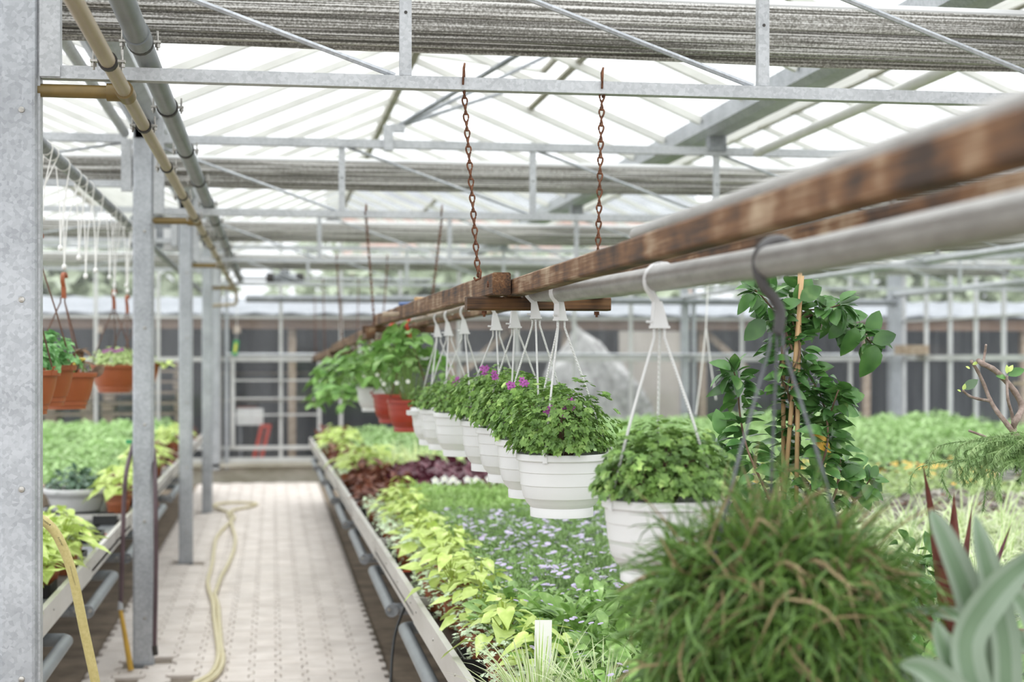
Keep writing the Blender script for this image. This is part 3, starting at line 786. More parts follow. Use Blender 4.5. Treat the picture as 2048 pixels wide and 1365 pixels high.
# ================================================================== BENCHES
def edge(y):                       # aisle side of the right bench
    return 0.588 - 0.0098 * y
TOP = 0.75
def floor_pt(px, py, z=0.0):
    d = (EYE - z) * 3000.0 / (py - 715.0); r = (px - 1024.0) / 3000.0 * d
    return V(r * CY + d * SY, d * CY - r * SY, z)
def bench(label, xa, xb, y0, y1, side, rails=True, sec=1.9, joint0=3.8):
    """xa(y): aisle edge; xb: other edge; side = +1 when the tray lies to the right of the edge"""
    t = thing('plant_bench', label, 'bench', (xa(y0), y0, 0))
    ob('tray_floor', MB().add([(xa(y0), y0, 0.69), (xb, y0, 0.69), (xb, y1, 0.69), (xa(y1), y1, 0.69), (xa(y0), y0, 0.675), (xb, y0, 0.675), (xb, y1, 0.675), (xa(y1), y1, 0.675)],
        [(0, 1, 2, 3), (7, 6, 5, 4), (0, 4, 5, 1), (2, 6, 7, 3), (1, 5, 6, 2), (0, 3, 7, 4)]), M['mat'], t)
    js = [y0] + [joint0 + sec * k for k in range(20) if y0 + .3 < joint0 + sec * k < y1 - .3] + [y1]
    for k in range(len(js) - 1):
        a, b = js[k] + 0.004, js[k + 1] - 0.004
        off = 0.003 * (k % 2)
        pa, pb = xa(a) - side * off, xa(b) - side * off
        ring = lambda x, y: [(x, y, 0.655), (x, y, 0.752), (x + side * 0.022, y, 0.752), (x + side * 0.022, y, 0.747), (x + side * 0.005, y, 0.747), (x + side * 0.005, y, 0.66), (x + side * 0.03, y, 0.66), (x + side * 0.03, y, 0.655)]
        rl = ob('side_rail', MB().strip([ring(pa, a), ring(pb, b)], None), M['alu'], t)
        for f in (0.06, 0.35, 0.65, 0.94):
            yy = a + (b - a) * f; xx = pa + (pb - pa) * f
            ob('bolt', MB().tube([(xx - side * 0.004, yy, 0.715), (xx + side * 0.004, yy, 0.715)], 0.0055, 8), M['bolt'], rl)
        if k:
            ob('divider', MB().bar((xa(a), a, 0.735), (xb, a, 0.735), 0.02, 0.03), M['alu'], t)
        # damp liner strips showing beside the pots
        ob('liner', MB().add([(pa + side * .02, a, 0.694), (pa + side * .16, a, 0.694), (pb + side * .16, b, 0.694), (pb + side * .02, b, 0.694)], [(0, 1, 2, 3)]), M['sand' if side < 0 else 'mat'], t)
    y = y0 + 0.8
    while y < y1:
        for xx in (xa(y) + side * 0.68, xb - side * 0.25):
            ob('leg', MB().box((xx, y, 0.335), (0.12, 0.16, 0.68)), M['legs'], t)
        ob('bearer', MB().box(((xa(y) + xb) / 2, y, 0.655), (abs(xb - xa(y)) - 0.08, 0.08, 0.04)), M['galv_dark'], t)
        y += 1.65
    return t
bench('long aluminium plant bench on the right of the aisle', edge, 2.22, 2.3, 17.3, 1)
bench('broad plant bench under the spider plants at right', lambda y: 2.3, 5.5, 3.2, 19.2, 1)
bench('plant bench along the right glass wall', lambda y: 5.6, 8.55, 6.5, 19.2, 1)
bench('aluminium plant bench on the left of the aisle behind the columns', lambda y: -0.82, -2.7, 3.9, 18.8, -1, joint0=5.2)
bench('plant bench farthest to the left behind the green field', lambda y: -2.78, -3.8, 12.5, 18.8, -1)

# heating loops that stick out under the bench rails
def heat_loop(x, ya, yb, side, label):
    t = thing('heating_loop', label, 'heating pipe', (x, ya, 0.57), 'heating pipe loops under the benches')
    z = 0.565; r = 0.026; q = 0.05 * side
    ob('tube', MB().tube([(x, ya, z), (x, yb - 0.03, z), (x + q * .3, yb - 0.008, z), (x + q, yb, z), (x + side * 0.5, yb, z)], r, 14), M['greypipe'], t, 40)
    ob('return_tube', MB().tube([(x - side * 0.01, ya + 0.03, z), (x + side * 0.55, ya + 0.03, z)], r, 14), M['galv_dark'], t, 40)
    e = ob('end_cap', MB().tube([(x, ya - 0.012, z), (x, ya + 0.01, z)], r + 0.003, 14), M['galv_dark'], t, 40)
    for dx in (-0.012, 0.05):
        ob('cap_bolt', MB().tube([(x + dx * side, ya - 0.022, z + .006), (x + dx * side, ya + 0.0, z + .006)], 0.008, 6), M['bolt'], e)
for k in range(7):
    ya = 4.85 + 1.68 * k
    heat_loop(edge(ya) - 0.012, ya, ya + 1.25, 1, ['grey heating loop under the right bench nearest the camera', 'second grey heating loop under the right bench', 'third grey heating loop under the right bench',
        'fourth grey heating loop under the right bench', 'fifth grey heating loop under the right bench', 'sixth grey heating loop under the right bench', 'last grey heating loop under the right bench'][k])
for k in range(6):
    ya = 4.95 + 1.75 * k
    heat_loop(-0.79, ya, ya + 1.1, -1, ['grey heating loop under the left bench at the lower left corner', 'second grey heating loop under the left bench', 'third grey heating loop under the left bench',
        'fourth grey heating loop under the left bench', 'fifth grey heating loop under the left bench', 'last grey heating loop under the left bench'][k])

def curve_pts(pts, sub=6):
    pts = [Vector(p) for p in pts]; out = []
    for i in range(len(pts) - 1):
        p0 = pts[max(i - 1, 0)]; p1 = pts[i]; p2 = pts[i + 1]; p3 = pts[min(i + 2, len(pts) - 1)]
        for k in range(sub):
            s = k / sub
            out.append(0.5 * ((2 * p1) + (p2 - p0) * s + (2 * p0 - 5 * p1 + 4 * p2 - p3) * s * s + (-p0 + 3 * p1 - 3 * p2 + p3) * s ** 3))
    out.append(pts[-1]); return out
curve_pts_ = curve_pts
# ================================================================== CHAIN-HUNG TIMBER FRAMES
def beam_mb(a, b, w, h, seg=1, warp=0.0, rr=None):
    a = Vector(a); b = Vector(b); d = b - a; L = d.length; d.normalize()
    x = d.cross(V(0, 0, 1)).normalized(); z = x.cross(d)
    c = 0.004; rings = []
    sec = [(-w / 2 + c, -h / 2), (w / 2 - c, -h / 2), (w / 2, -h / 2 + c), (w / 2, h / 2 - c), (w / 2 - c, h / 2), (-w / 2 + c, h / 2), (-w / 2, h / 2 - c), (-w / 2, -h / 2 + c)]
    for k in range(seg + 1):
        p = a + d * (L * k / seg); f = 1.0 + (rr.uniform(-warp, warp) if rr else 0)
        rings.append([p + x * u * f + z * v * f for u, v in sec])
    return MB().strip(rings, None)
rr = random.Random(3)
t = thing('timber_rack', 'brown stained timber frame coming toward the camera at upper right', 'rack', (0.75, 4.27, 1.82), 'chain-hung timber frames')
ob('beam', beam_mb((0.685, 4.32, 1.864), (0.66, 0.7, 1.862), 0.045, 0.047, 20, .02, rr), M['wood'], t)
ob('beam', beam_mb((0.925, 4.25, 1.868), (0.945, 0.9, 1.868), 0.045, 0.058, 20, .02, rr), M['wood'], t)
ob('crossbar', beam_mb((0.548, 4.27, 1.821), (0.968, 4.27, 1.821), 0.055, 0.038, 6, .01, rr), M['woodx'], t)
for x in (0.60, 0.93):
    ob('bolt', MB().tube([(x, 4.265, 1.79), (x, 4.265, 1.80)], 0.008, 6).tube([(x, 4.265, 1.783), (x, 4.265, 1.80)], 0.004, 6), M['rust'], t)
t = thing('timber_rack', 'weathered timber frame between the first and second chains', 'rack', (0.7, 8.3, 1.82), 'chain-hung timber frames')
ob('beam', beam_mb((0.632, 4.14, 1.873), (0.583, 8.42, 1.873), 0.05, 0.06, 26, .05, rr), M['wood'], t)
ob('beam', beam_mb((0.885, 4.33, 1.868), (0.82, 8.4, 1.868), 0.045, 0.056, 26, .04, rr), M['wood'], t)
ob('crossbar', beam_mb((0.49, 8.3, 1.822), (0.9, 8.3, 1.822), 0.055, 0.038, 6, .02, rr), M['woodx'], t)
ob('stretcher', beam_mb((0.50, 6.9, 1.865), (0.9, 6.9, 1.87), 0.03, 0.02, 6, .02, rr), M['crate'], t)
ob('bolt_head', MB().tube([(0.606, 4.22, 1.875), (0.602, 4.22, 1.875)], 0.009, 8), M['rust'], t)
t = thing('timber_rack', 'crooked dark timber frame sagging beyond the strawberry plants', 'rack', (0.7, 12.3, 1.8), 'chain-hung timber frames')
ob('beam', beam_mb((0.53, 8.2, 1.80), (0.50, 12.4, 1.74), 0.05, 0.06, 20, .09, rr), M['wood'], t)
ob('beam', beam_mb((0.84, 8.5, 1.84), (0.80, 12.4, 1.78), 0.05, 0.06, 20, .09, rr), M['wood'], t)
ob('crossbar', beam_mb((0.46, 12.3, 1.70), (0.92, 12.3, 1.72), 0.055, 0.04, 6, .02, rr), M['woodx'], t)
t = thing('timber_rack', 'small dark timber frame nearest the far wall', 'rack', (0.7, 16.3, 1.75), 'chain-hung timber frames')
ob('beam', beam_mb((0.49, 12.5, 1.71), (0.46, 16.4, 1.66), 0.05, 0.06, 20, .09, rr), M['wood'], t)
ob('beam', beam_mb((0.80, 12.5, 1.74), (0.78, 16.4, 1.70), 0.05, 0.06, 20, .09, rr), M['wood'], t)
ob('crossbar', beam_mb((0.42, 16.3, 1.64), (0.90, 16.3, 1.66), 0.05, 0.04, 6, .02, rr), M['woodx'], t)
RAIL = [(0.735, 4.46, 1.862), (0.746, 3.87, 1.838), (0.756, 3.3, 1.828), (0.773, 2.1, 1.815), (0.79, 1.1, 1.822)]
pipe_thing('hanging_rail', 'thick galvanised pipe lying along the nearest timber frame', 'pipe', RAIL, 0.0255, M['pipe'], 24)
pipe_thing('top_pipe', 'slim galvanised pipe lying behind the brown beam at upper right', 'pipe', [(0.69, 2.8, 1.902), (0.688, 0.8, 1.9)], 0.0155, M['pipe'], 16)
pipe_thing('hanging_rail', 'thin brown pole the farther white pots hang from', 'pipe', [(0.732, 4.36, 1.853), (0.70, 8.9, 1.853)], 0.011, M['oldwood'], 10)
pipe_thing('hanging_rail', 'thin pole in the crooked timber frame', 'pipe', [(0.69, 9.0, 1.84), (0.66, 12.6, 1.75)], 0.011, M['oldwood'], 10)
t = thing('pruning_stick', 'short pale stick with a blue band lying on the timber', 'stick', (0.63, 6.55, 1.91))
ob('shaft', MB().tube([(0.60, 6.35, 1.915), (0.74, 6.75, 1.93)], 0.008, 8), M['bamboo'], t)
ob('blue_band', MB().tube([(0.575, 6.9, 1.912), (0.68, 6.92, 1.916)], 0.009, 8), plain('blue_plastic', '#4a5f8a', '#5a709c', 0.5), t)

# chains
def link_mesh(L=0.033, W=0.0135, r=0.0029):
    pts = []
    for k in range(14):
        aa = 2 * math.pi * k / 14
        cx = math.cos(aa) * W / 2 * (1.0 + 0.35 * math.sin(aa)); cz = math.sin(aa) * (L / 2 - r)
        pts.append((cx, 0.0022 * math.sin(2 * aa), cz))
    return MB().tube(pts, r, 6, False, 0, True)
LINK = link_mesh().mesh('link', M['rust'], 0)
def chain(a, b, label, parts=True):
    a = Vector(a); b = Vector(b); L = (b - a).length; n = int(L / 0.0235)
    d = (a - b).normalized()
    base = lm((0, 0, 0), (0, 1, 0), d)
    x = d.orthogonal().normalized(); 
    t = thing('rusty_chain', label, 'chain', tuple(b), 'rusty chains hung from the trusses')
    jm = MB()
    q = d.to_track_quat('Z', 'Y').to_matrix().to_4x4()
    lk = link_mesh()
    for k in range(n):
        Mx = Matrix.Translation(d * (L * (k + .5) / n)) @ q @ Matrix.Rotation(math.pi / 2 * (k % 2) + 0.3, 4, 'Z')
        if parts: put('link', LINK, t, Mx)
        else: jm.add(lk.v, lk.f, 0, Mx)
    if not parts: put('links', jm.mesh('links', M['rust'], 0), t, None, 'stuff')
    # wrapped over the chord, end hook below it
    w = 0.026
    put('top_loop', MB().tube([V(-.006, -w, -0.01), V(-.004, -w, .04), V(0, -w * .6, .052), V(.004, w, .045), V(.006, w, -.01), V(.002, 0, -.03)], 0.0035, 6).mesh('top_loop', M['rust'], 0), t, Matrix.Translation(a - b + V(0, 0, 0.02)))
    put('end_hook', MB().tube([V(0, 0, .03), V(.006, -.01, .012), V(.004, -.012, -.006), V(-.008, -.006, -.012), V(-.012, 0, -.004)], 0.0035, 6).mesh('end_hook', M['rust'], 0), t)
    return t
chain((0.546, 4.3, 2.44), (0.585, 4.28, 1.90), 'near left rusty chain hanging from the nearest truss')
chain((0.954, 4.3, 2.44), (0.935, 4.28, 1.90), 'near right rusty chain hanging from the nearest truss')
chain((0.51, 8.3, 2.44), (0.555, 8.3, 1.86), 'left rusty chain hanging from the second truss')
chain((0.93, 8.3, 2.44), (0.865, 8.3, 1.90), 'right rusty chain hanging from the second truss')
chain((0.518, 12.3, 2.44), (0.56, 12.3, 1.78), 'left rusty chain hanging from the third truss', False)
chain((0.93, 12.3, 2.44), (0.88, 12.3, 1.80), 'right rusty chain hanging from the third truss', False)
chain((0.54, 16.3, 2.44), (0.56, 16.3, 1.70), 'left rusty chain hanging from the fourth truss', False)
chain((0.92, 16.3, 2.44), (0.90, 16.3, 1.72), 'right rusty chain hanging from the fourth truss', False)
chain((0.55, 20.0, 2.40), (0.56, 19.9, 1.68), 'left rusty chain hanging by the far glass wall', False)
chain((0.90, 20.0, 2.40), (0.90, 19.9, 1.70), 'right rusty chain hanging by the far glass wall', False)

# ================================================================== HANGING POTS
def stepped(prof):
    return prof
BOWL = [(0.0, -0.160), (0.078, -0.160), (0.079, -0.165), (0.0825, -0.165), (0.0835, -0.144), (0.082, -0.141), (0.0865, -0.136), (0.0935, -0.128), (0.0982, -0.117), (0.1002, -0.1155),
        (0.1045, -0.100), (0.1068, -0.083), (0.1088, -0.0815), (0.1098, -0.066), (0.1108, -0.049), (0.1126, -0.0475), (0.1135, -0.033), (0.114, -0.0185), (0.119, -0.018), (0.1205, -0.016), (0.1205, -0.002), (0.119, 0.0),
        (0.115, 0.0), (0.1135, -0.003), (0.111, -0.02)]
def pot_meshes(key):
    body = MB().lathe(BOWL, 48).mesh('bowl', M[key], 30)
    clip = MB()
    clip.box((0, 0, -0.009), (0.012, 0.004, 0.022))
    pts = [(0, -0.002, -0.004), (0, -0.002, 0.008), (0, -0.006, 0.014), (0, -0.012, 0.012), (0, -0.013, 0.002)]
    clip.tube(pts, 0.0035, 6)
    return body, clip.mesh('clip', M[key], 30)
POTW = pot_meshes('white'); POTR = pot_meshes('redpot')
SOIL = MB().disc(0.1115, -0.02, 32).mesh('soil', M['pot_soil'])
def hook_mb(rc=0.027, w=0.017, th=0.0065, tail=0.060, wh=0.045, ww=0.034, dots=True):
    """crook of radius rc about the origin, S-shaped strap, wedge with the cords; returns the mesh builder and the cord level"""
    q = rc + th / 2; path = []
    for k in range(9):
        a = math.radians(8 + 182 * k / 8); path.append((q * math.cos(a), q * math.sin(a)))
    zt = q - tail - q
    path += [(-q * .92, -tail * .28), (-q * .62, -tail * .55), (-q * .38, -tail * .8), (-q * .25, -tail)]
    rings = []; n = len(path)
    for i, (x, z) in enumerate(path):
        p = V(x, 0, z); a = path[max(i - 1, 0)]; b = path[min(i + 1, n - 1)]
        t = (V(b[0], 0, b[1]) - V(a[0], 0, a[1])).normalized(); nn = V(-t.z, 0, t.x)
        k = 0.55 if i == 0 else 1
        rings.append([p + nn * th / 2 * k + V(0, -w / 2, 0), p + nn * th / 2 * k + V(0, w / 2, 0), p - nn * th / 2 * k + V(0, w / 2, 0), p - nn * th / 2 * k + V(0, -w / 2, 0)])
    m = MB().strip(rings, None)
    x0 = -q * .25; f = w / 2; zt = -tail + th; zb = -tail - wh
    vs = [(x0 - th * .9, -f, zt), (x0 + th * .6, -f, zt), (x0 + ww * .62, -f * 1.05, zb), (x0 - ww * .38, -f * 1.05, zb)]
    vs = vs + [(x, -y, z) for x, y, z in vs]
    m.add(vs, [(0, 1, 2, 3), (7, 6, 5, 4), (0, 4, 5, 1), (1, 5, 6, 2), (2, 6, 7, 3), (3, 7, 4, 0)])
    m.box((x0 + ww * .12, 0, zb), (ww * 1.12, 2.3 * f, 0.005))
    m.tube([(x0 - ww * .3, 0, zb + .010), (x0 - ww * .62, 0, zb + .011), (x0 - ww * .72, 0, zb + .011)], 0.003, 6)
    if dots:
        for i in range(3, n - 1):
            x, z = path[i]; m.box((x, -(w / 2 + .0006), z), (th * .62, 0.002, 0.0045))
    return m, zb, x0 + ww * .12
def hook_set(mat, **kw):
    m, zb, xc = hook_mb(**kw); return (m.mesh('hook', mat, 30), zb, kw.get('rc', .027), xc)
HOOK0 = hook_set(M['white'], rc=.028, tail=.052, wh=.042, th=.01)
HOOK1 = hook_set(M['white'], rc=.026, tail=.036, wh=.036, ww=.03, w=.02, th=.011)
HOOK2 = hook_set(M['white'], rc=.013, tail=.036, wh=.046, ww=.034, th=.0075)
HOOKR = hook_set(M['redhook'], rc=.014, tail=.055, wh=.02, ww=.018, w=.022, th=.012, dots=False)
HOOKO = hook_set(M['orangepot'], rc=.016, tail=.05, wh=.035, ww=.016, w=.016, th=.012, dots=False)
# thick S-shaped black hook of the grass basket
km = MB().tube(curve_pts_([(.032, 0, .004), (.03, 0, .022), (.012, 0, .036), (-.012, 0, .034), (-.03, 0, .016), (-.032, 0, -.01), (-.022, 0, -.035), (-.004, 0, -.055), (.006, 0, -.075), (.004, 0, -.1), (0, 0, -.11)]), .0095, 8)
HOOKK = (km.mesh('hook', M['blackhook'], 0), -.108, .027, 0)
def hanging_pot(label, cat, x, y, zpipe, zrim, pot, hook, rot, hookrot, cord, rs, group, soil=True, rpipe=0.024, R0=0.117, clips=True, name='hanging_pot'):
    """empty at the rim centre; hook over the pipe, three cords, bowl, soil"""
    t = thing(name, label, cat, (x, y, zrim), group)
    if pot is not None:
        put('bowl', pot[0], t)
        if soil: put('soil', SOIL, t)
    zc = zpipe + rpipe - hook[2]
    put('hook', hook[0], t, Matrix.Translation((0, 0, zc - zrim)) @ Matrix.Rotation(hookrot, 4, 'Z'))
    for k in range(3):
        aa = rot + k * 2 * math.pi / 3
        q = V(math.cos(aa), math.sin(aa), 0)
        st = V(hook[3] + (0.012 * q.x), 0.006 * q.y, zc - zrim + hook[1])
        en = q * (R0 - 0.0) + V(0, 0, 0.012)
        mid = st.lerp(en, 0.12) - q * 0.004
        put('cord', MB().tube([st, st + V(0, 0, -.02), mid + V(0, 0, -.005), st.lerp(en, .5), en], rs, 8, True).mesh('cord', cord, 0), t)
        if pot is not None and clips:
            put('clip', pot[1], t, Matrix.Translation(q * R0) @ Matrix.Rotation(aa + math.pi / 2, 4, 'Z') @ Matrix.Translation((0, -0.0035, 0)))
    return t
def PIPEZ(y):
    for a, b in zip(RAIL[:-1], RAIL[1:]):
        if b[1] <= y <= a[1]: return b[2] + (a[2] - b[2]) * (y - b[1]) / (a[1] - b[1])
    return 1.82
GP = 'white hanging pots of scented geranium'
WP = []   # (thing, index)
wlab = ['white hanging pot of leafy geranium nearest the camera, partly behind the grass', 'sharp white hanging geranium pot with a lattice hook and magenta flowers', 'white hanging geranium pot, third from the camera',
        'white hanging geranium pot, fourth from the camera', 'white hanging geranium pot, fifth from the camera', 'white hanging geranium pot just before the last two of the row',
        'white hanging geranium pot, second to last of the row', 'last white hanging geranium pot beside the red pots']
wpos = [(0.772, 2.93, PIPEZ(2.93), 1.385, -0.70, 0.15), (0.75, 3.87, PIPEZ(3.87), 1.416, -2.12, 0.55), (0.742, 4.19, PIPEZ(4.19), 1.436, -1.7, -0.2), (0.728, 4.50, 1.842, 1.455, -1.85, 0.1),
        (0.727, 4.88, 1.842, 1.460, -1.6, 0.1), (0.722, 5.66, 1.842, 1.458, -1.5, 0.0), (0.718, 6.16, 1.842, 1.452, -1.8, 0.1), (0.715, 6.54, 1.842, 1.449, -2.0, -0.1)]
for i, (x, y, zp, zr, rot, hr) in enumerate(wpos):
    WP.append(hanging_pot(wlab[i], 'hanging pot', x, y, zp, zr, POTW, [HOOK0, HOOK1, HOOK1, HOOK2, HOOK2, HOOK2, HOOK2, HOOK2][i], rot, hr, M['rope'], 0.0029, GP, True, 0.0255 if i < 3 else 0.011))
# white drip tray edge on the last pot
ob('drip_tray', MB().box((0.62, 6.52, 1.425), (0.08, 0.1, 0.018)), M['white'], WP[7])
SB = [hanging_pot('nearer red hanging pot of strawberry plants with a red hook', 'hanging pot', 0.70, 7.72, 1.842, 1.449, POTR, HOOKR, -0.6, 0.2, M['rustline'], 0.0032, 'hanging strawberry pots', True, 0.011),
      hanging_pot('farther red hanging pot half hidden behind the nearer red one', 'hanging pot', 0.685, 8.62, 1.842, 1.455, POTR, HOOKR, -0.9, 0.2, M['rustline'], 0.0032, 'hanging strawberry pots', True, 0.011),
      hanging_pot('small distant white pot hung behind the strawberry leaves', 'hanging pot', 0.69, 10.35, 1.80, 1.46, POTW, HOOK2, -0.6, 0.2, M['rope'], 0.0029, 'hanging strawberry pots', True, 0.011),
      hanging_pot('distant white strawberry pot at the leafy left end of the row', 'hanging pot', 0.655, 11.4, 1.785, 1.50, POTW, HOOK2, -0.9, 0.1, M['rope'], 0.0029, 'hanging strawberry pots', True, 0.011)]
GRASSPOT = hanging_pot('big blurred hanging basket of long shaggy grass in the foreground', 'hanging basket', 0.785, 2.27, PIPEZ(2.27), 1.33, (MB().lathe([(r * 1.05, z) for r, z in BOWL], 32).mesh('bowl', M['blacktray'], 30), None), HOOKK, -0.75, 0.1, M['greyline'], 0.0026, None, True, 0.024, 0.122, False, 'hanging_basket')

# orange pots on the left
OB = [(0.0, -0.155), (0.082, -0.155), (0.086, -0.16), (0.092, -0.16), (0.093, -0.145), (0.098, -0.142), (0.099, -0.125), (0.1035, -0.123), (0.113, -0.095), (0.122, -0.06), (0.127, -0.028), (0.128, -0.022), (0.138, -0.021), (0.140, -0.018), (0.141, -0.002), (0.139, 0), (0.133, 0), (0.131, -0.02)]
ORB = MB().lathe(OB, 40).mesh('bowl', M['orangepot'], 30)
OCL = MB().box((0, 0, -0.008), (0.014, 0.004, 0.02)).tube([(0, -0.002, 0), (0, -0.002, .01), (0, -.01, .012)], .004, 6).mesh('clip', M['orangepot'], 30)
OHOOK = HOOKO
olab = ['orange hanging pot of big-leaved ivy geranium cut off by the nearest column', 'orange hanging pot of geranium, second from the nearest column', 'orange hanging pot with dark leaves and a yellow flower',
        'orange hanging pot of frothy small leaves left of the second column', 'orange hanging pot hidden mostly behind the second column', 'orange hanging pot of pale lettuce-like leaves right of the second column']
OP = []
for i, (y, zr, hk) in enumerate([(5.67, 1.62, 2.16), (6.12, 1.636, 2.15), (6.83, 1.60, 2.03), (8.95, 1.624, 2.05), (9.75, 1.62, 2.05), (10.67, 1.625, 2.05)]):
    x = -0.905
    OP.append(hanging_pot(olab[i], 'hanging pot', x, y, hk, zr, (ORB, OCL), OHOOK, [-0.5, -0.4, -1.0, -2.6, -1.5, -0.8][i], 1.35, M['rustline'], 0.0032, 'orange hanging pots on the left', True, 0.0, 0.136))
# white strings tied to the pipe above them
sn = 0
def white_string(x, y, z1, label, loop=False, cat='string'):
    t = thing('hanging_string', label, cat, (x, y, z1), 'white strings tied to the pipe on the left')
    zp = 2.47
    ob('loop', MB().tube([(-0.86 + 0.028 * math.cos(c), y, zp + 0.028 * math.sin(c)) for c in [k * math.pi / 5 for k in range(10)]], 0.003, 5, False, 0, True), M['string'], t)
    ob('cord', MB().tube([(-0.86 - 0.028, y, zp), (x - 0.004, y + .01, (zp + z1) / 2), (x, y, z1)], 0.0028, 5).tube([(-0.86 + 0.028, y + 0.01, zp), (x + 0.01, y + .01, (zp + z1) / 2), (x, y, z1)], 0.0028, 5), M['string'], t)
    ob('knot', MB().lathe([(0.0, -0.014), (0.009, -0.008), (0.011, 0), (0.008, 0.01), (0, 0.014)], 8, (x, y, z1)), M['string'], t, 0)
for i, (y, hk) in enumerate([(5.67, 2.16), (6.12, 2.15), (6.83, 2.03), (8.95, 2.05), (9.75, 2.05), (10.67, 2.05)]):
    white_string(-0.905, y, hk + 0.035, 'white string holding ' + olab[i].replace('orange hanging pot', 'the orange pot'))
sl2 = ['first', 'second', 'third', 'fourth', 'fifth', 'sixth', 'seventh', 'eighth']
for i, (y, z1) in enumerate([(5.95, 2.2), (6.45, 2.12), (7.05, 2.12), (7.3, 2.05), (7.7, 2.1), (8.35, 2.1), (8.6, 2.02), (9.3, 2.1)]):
    white_string(-0.87, y, z1, 'empty white string with a knot, %s along the left pipe' % sl2[i])
x, z = xz(1415, 590, 8.3); xa_, za_ = xz(1392, 830, 8.3); xb_, zb_ = xz(1432, 800, 8.3)
t = thing('hanging_string', 'thin white forked string hanging left of the climbing plant', 'string', (x, 8.3, za_))
xm_, zm_ = xz(1412, 655, 8.3)
ob('cord', MB().tube([(x, 8.3, 2.45), (x, 8.3, z), (xm_, 8.3, zm_)], 0.0035, 6), M['string'], t)
for (xx, zz) in ((xa_, za_), (xb_, zb_)):
    ob('fork', MB().tube([(xm_, 8.3, zm_), ((xm_ + xx) / 2, 8.3, (zm_ + zz) / 2 - .02), (xx, 8.3, zz)], 0.0035, 6), M['string'], t)

# ================================================================== HOSES, CABLE, SMALL THINGS
hp = [(-70, 1090), (-10, 1040), (40, 1026), (80, 1038), (108, 1062), (130, 1105), (145, 1150), (157, 1205), (167, 1255), (178, 1305), (192, 1372)]
pts = []
for i, (px, py) in enumerate(hp):
    Y = 4.62 + 0.012 * i
    X, Z = xz(px, py, Y); pts.append((X, Y, Z))
pts += [(pts[-1][0] + .05, pts[-1][1] + .05, 0.35), (pts[-1][0] + .12, pts[-1][1] + .2, 0.03), (pts[-1][0] + .3, pts[-1][1] + .9, 0.03)]
t = thing('garden_hose', 'thick pale yellow hose with black lettering arching beside the nearest column', 'hose', pts[-1])
hpts = curve_pts(pts, 8)
ob('tube', MB().tube(hpts, 0.0145, 16), M['hoseyellow'], t, 0)
def text_mesh(txt, size, mat):
    cu = bpy.data.curves.new('lettering', 'FONT'); cu.body = txt; cu.size = size; cu.align_x = 'CENTER'; cu.align_y = 'CENTER'
    o = bpy.data.objects.new('lettering_src', cu); COL.objects.link(o)
    dg = bpy.context.evaluated_depsgraph_get(); dg.update()
    me = bpy.data.meshes.new_from_object(o.evaluated_get(dg)); bpy.data.objects.remove(o); bpy.data.curves.remove(cu)
    me.materials.clear(); me.materials.append(mat); return me
def on_hose(txt, px, py, size, sq=1.0):
    """lettering laid along the hose where it shows at that spot"""
    best = None
    for i in range(1, len(hpts) - 1):
        p = hpts[i]; d = p.y * CY + p.x * SY
        sx = 1024 + 3000 * (p.x * CY - p.y * SY) / d; sy_ = 715 - 3000 * (p.z - EYE) / d
        e_ = (sx - px) ** 2 + (sy_ - py) ** 2
        if best is None or e_ < best[0]: best = (e_, i)
    i = best[1]; p = hpts[i]; tg = (hpts[i + 1] - hpts[i - 1]).normalized()
    view = (V(0, 0, EYE) - p).normalized(); n = (view - tg * view.dot(tg)).normalized(); yv = n.cross(tg)
    me = text_mesh(txt, size, M['print'])
    Mx = Matrix((tg, yv, n)).transposed().to_4x4(); Mx.translation = p + n * 0.0150 - WORLD[t.name]
    # bend the flat letters round the hose
    for v in me.vertices:
        aa = v.co.y / 0.0150; yy = math.sin(aa) * 0.0150; zz = (math.cos(aa) - 1) * 0.0150
        xx = v.co.x * sq
        j = i + xx / 0.021
        v.co = V(xx, yy, zz)
    put('lettering', me, t, Mx)
on_hose('TORSIMA\u25bc', 89, 1046, 0.0075, 0.75)
on_hose('\u00d8 AVIS-INKY', 119, 1086, 0.0075, 0.72)
on_hose('((oo-oo-oo-oo-oo-oo-oo-oo-oo-oo XX))', 146, 1150, 0.0058, 0.62)

fp = [(330, 1392), (398, 1364), (425, 1345), (436, 1318), (436, 1290), (432, 1262), (428, 1232), (426, 1205), (418, 1180), (416, 1160), (424, 1130), (428, 1100), (432, 1078), (445, 1060), (460, 1045), (468, 1036), (462, 1028), (446, 1021), (429, 1014), (432, 1009), (460, 1006), (490, 1006), (514, 1008), (500, 1014), (470, 1020), (456, 1028), (462, 1040), (464, 1054), (470, 1075), (468, 1100), (456, 1130), (442, 1155), (434, 1178), (430, 1190), (436, 1212), (438, 1240), (440, 1262), (442, 1290), (446, 1320), (437, 1345), (412, 1366), (345, 1396)]
tag(ob('floor_hose', MB().tube(curve_pts([floor_pt(px, py, 0.032) for px, py in fp], 4), 0.0145, 10), M['hosefloor'], None, 0), 'cream hose lying doubled and looped on the paved aisle', 'hose')
Yc = 8.3
ph = [(262, 905, 8.34), (252, 950, 8.18), (248, 1010, 8.18), (245, 1100, 8.18), (241, 1220, 8.18)]
t = thing('watering_hose', 'dark purple hose draped over the second column with a yellow wand', 'hose', (-0.76, 8.15, 0.02))
a_ = [(xz(px, py, yy)[0], yy, xz(px, py, yy)[1]) for px, py, yy in ph]
b_ = [(xz(px, py, yy)[0], yy, xz(px, py, yy)[1]) for px, py, yy in [(270, 886, 8.4), (288, 874, 8.41), (301, 884, 8.39), (309, 920, 8.3), (311, 1000, 8.2), (312, 1100, 8.2), (311, 1200, 8.2), (309, 1300, 8.2)]]
ob('tube', MB().tube(curve_pts(list(reversed(a_)) + b_, 5), 0.012, 10), M['hosepurple'], t, 0)
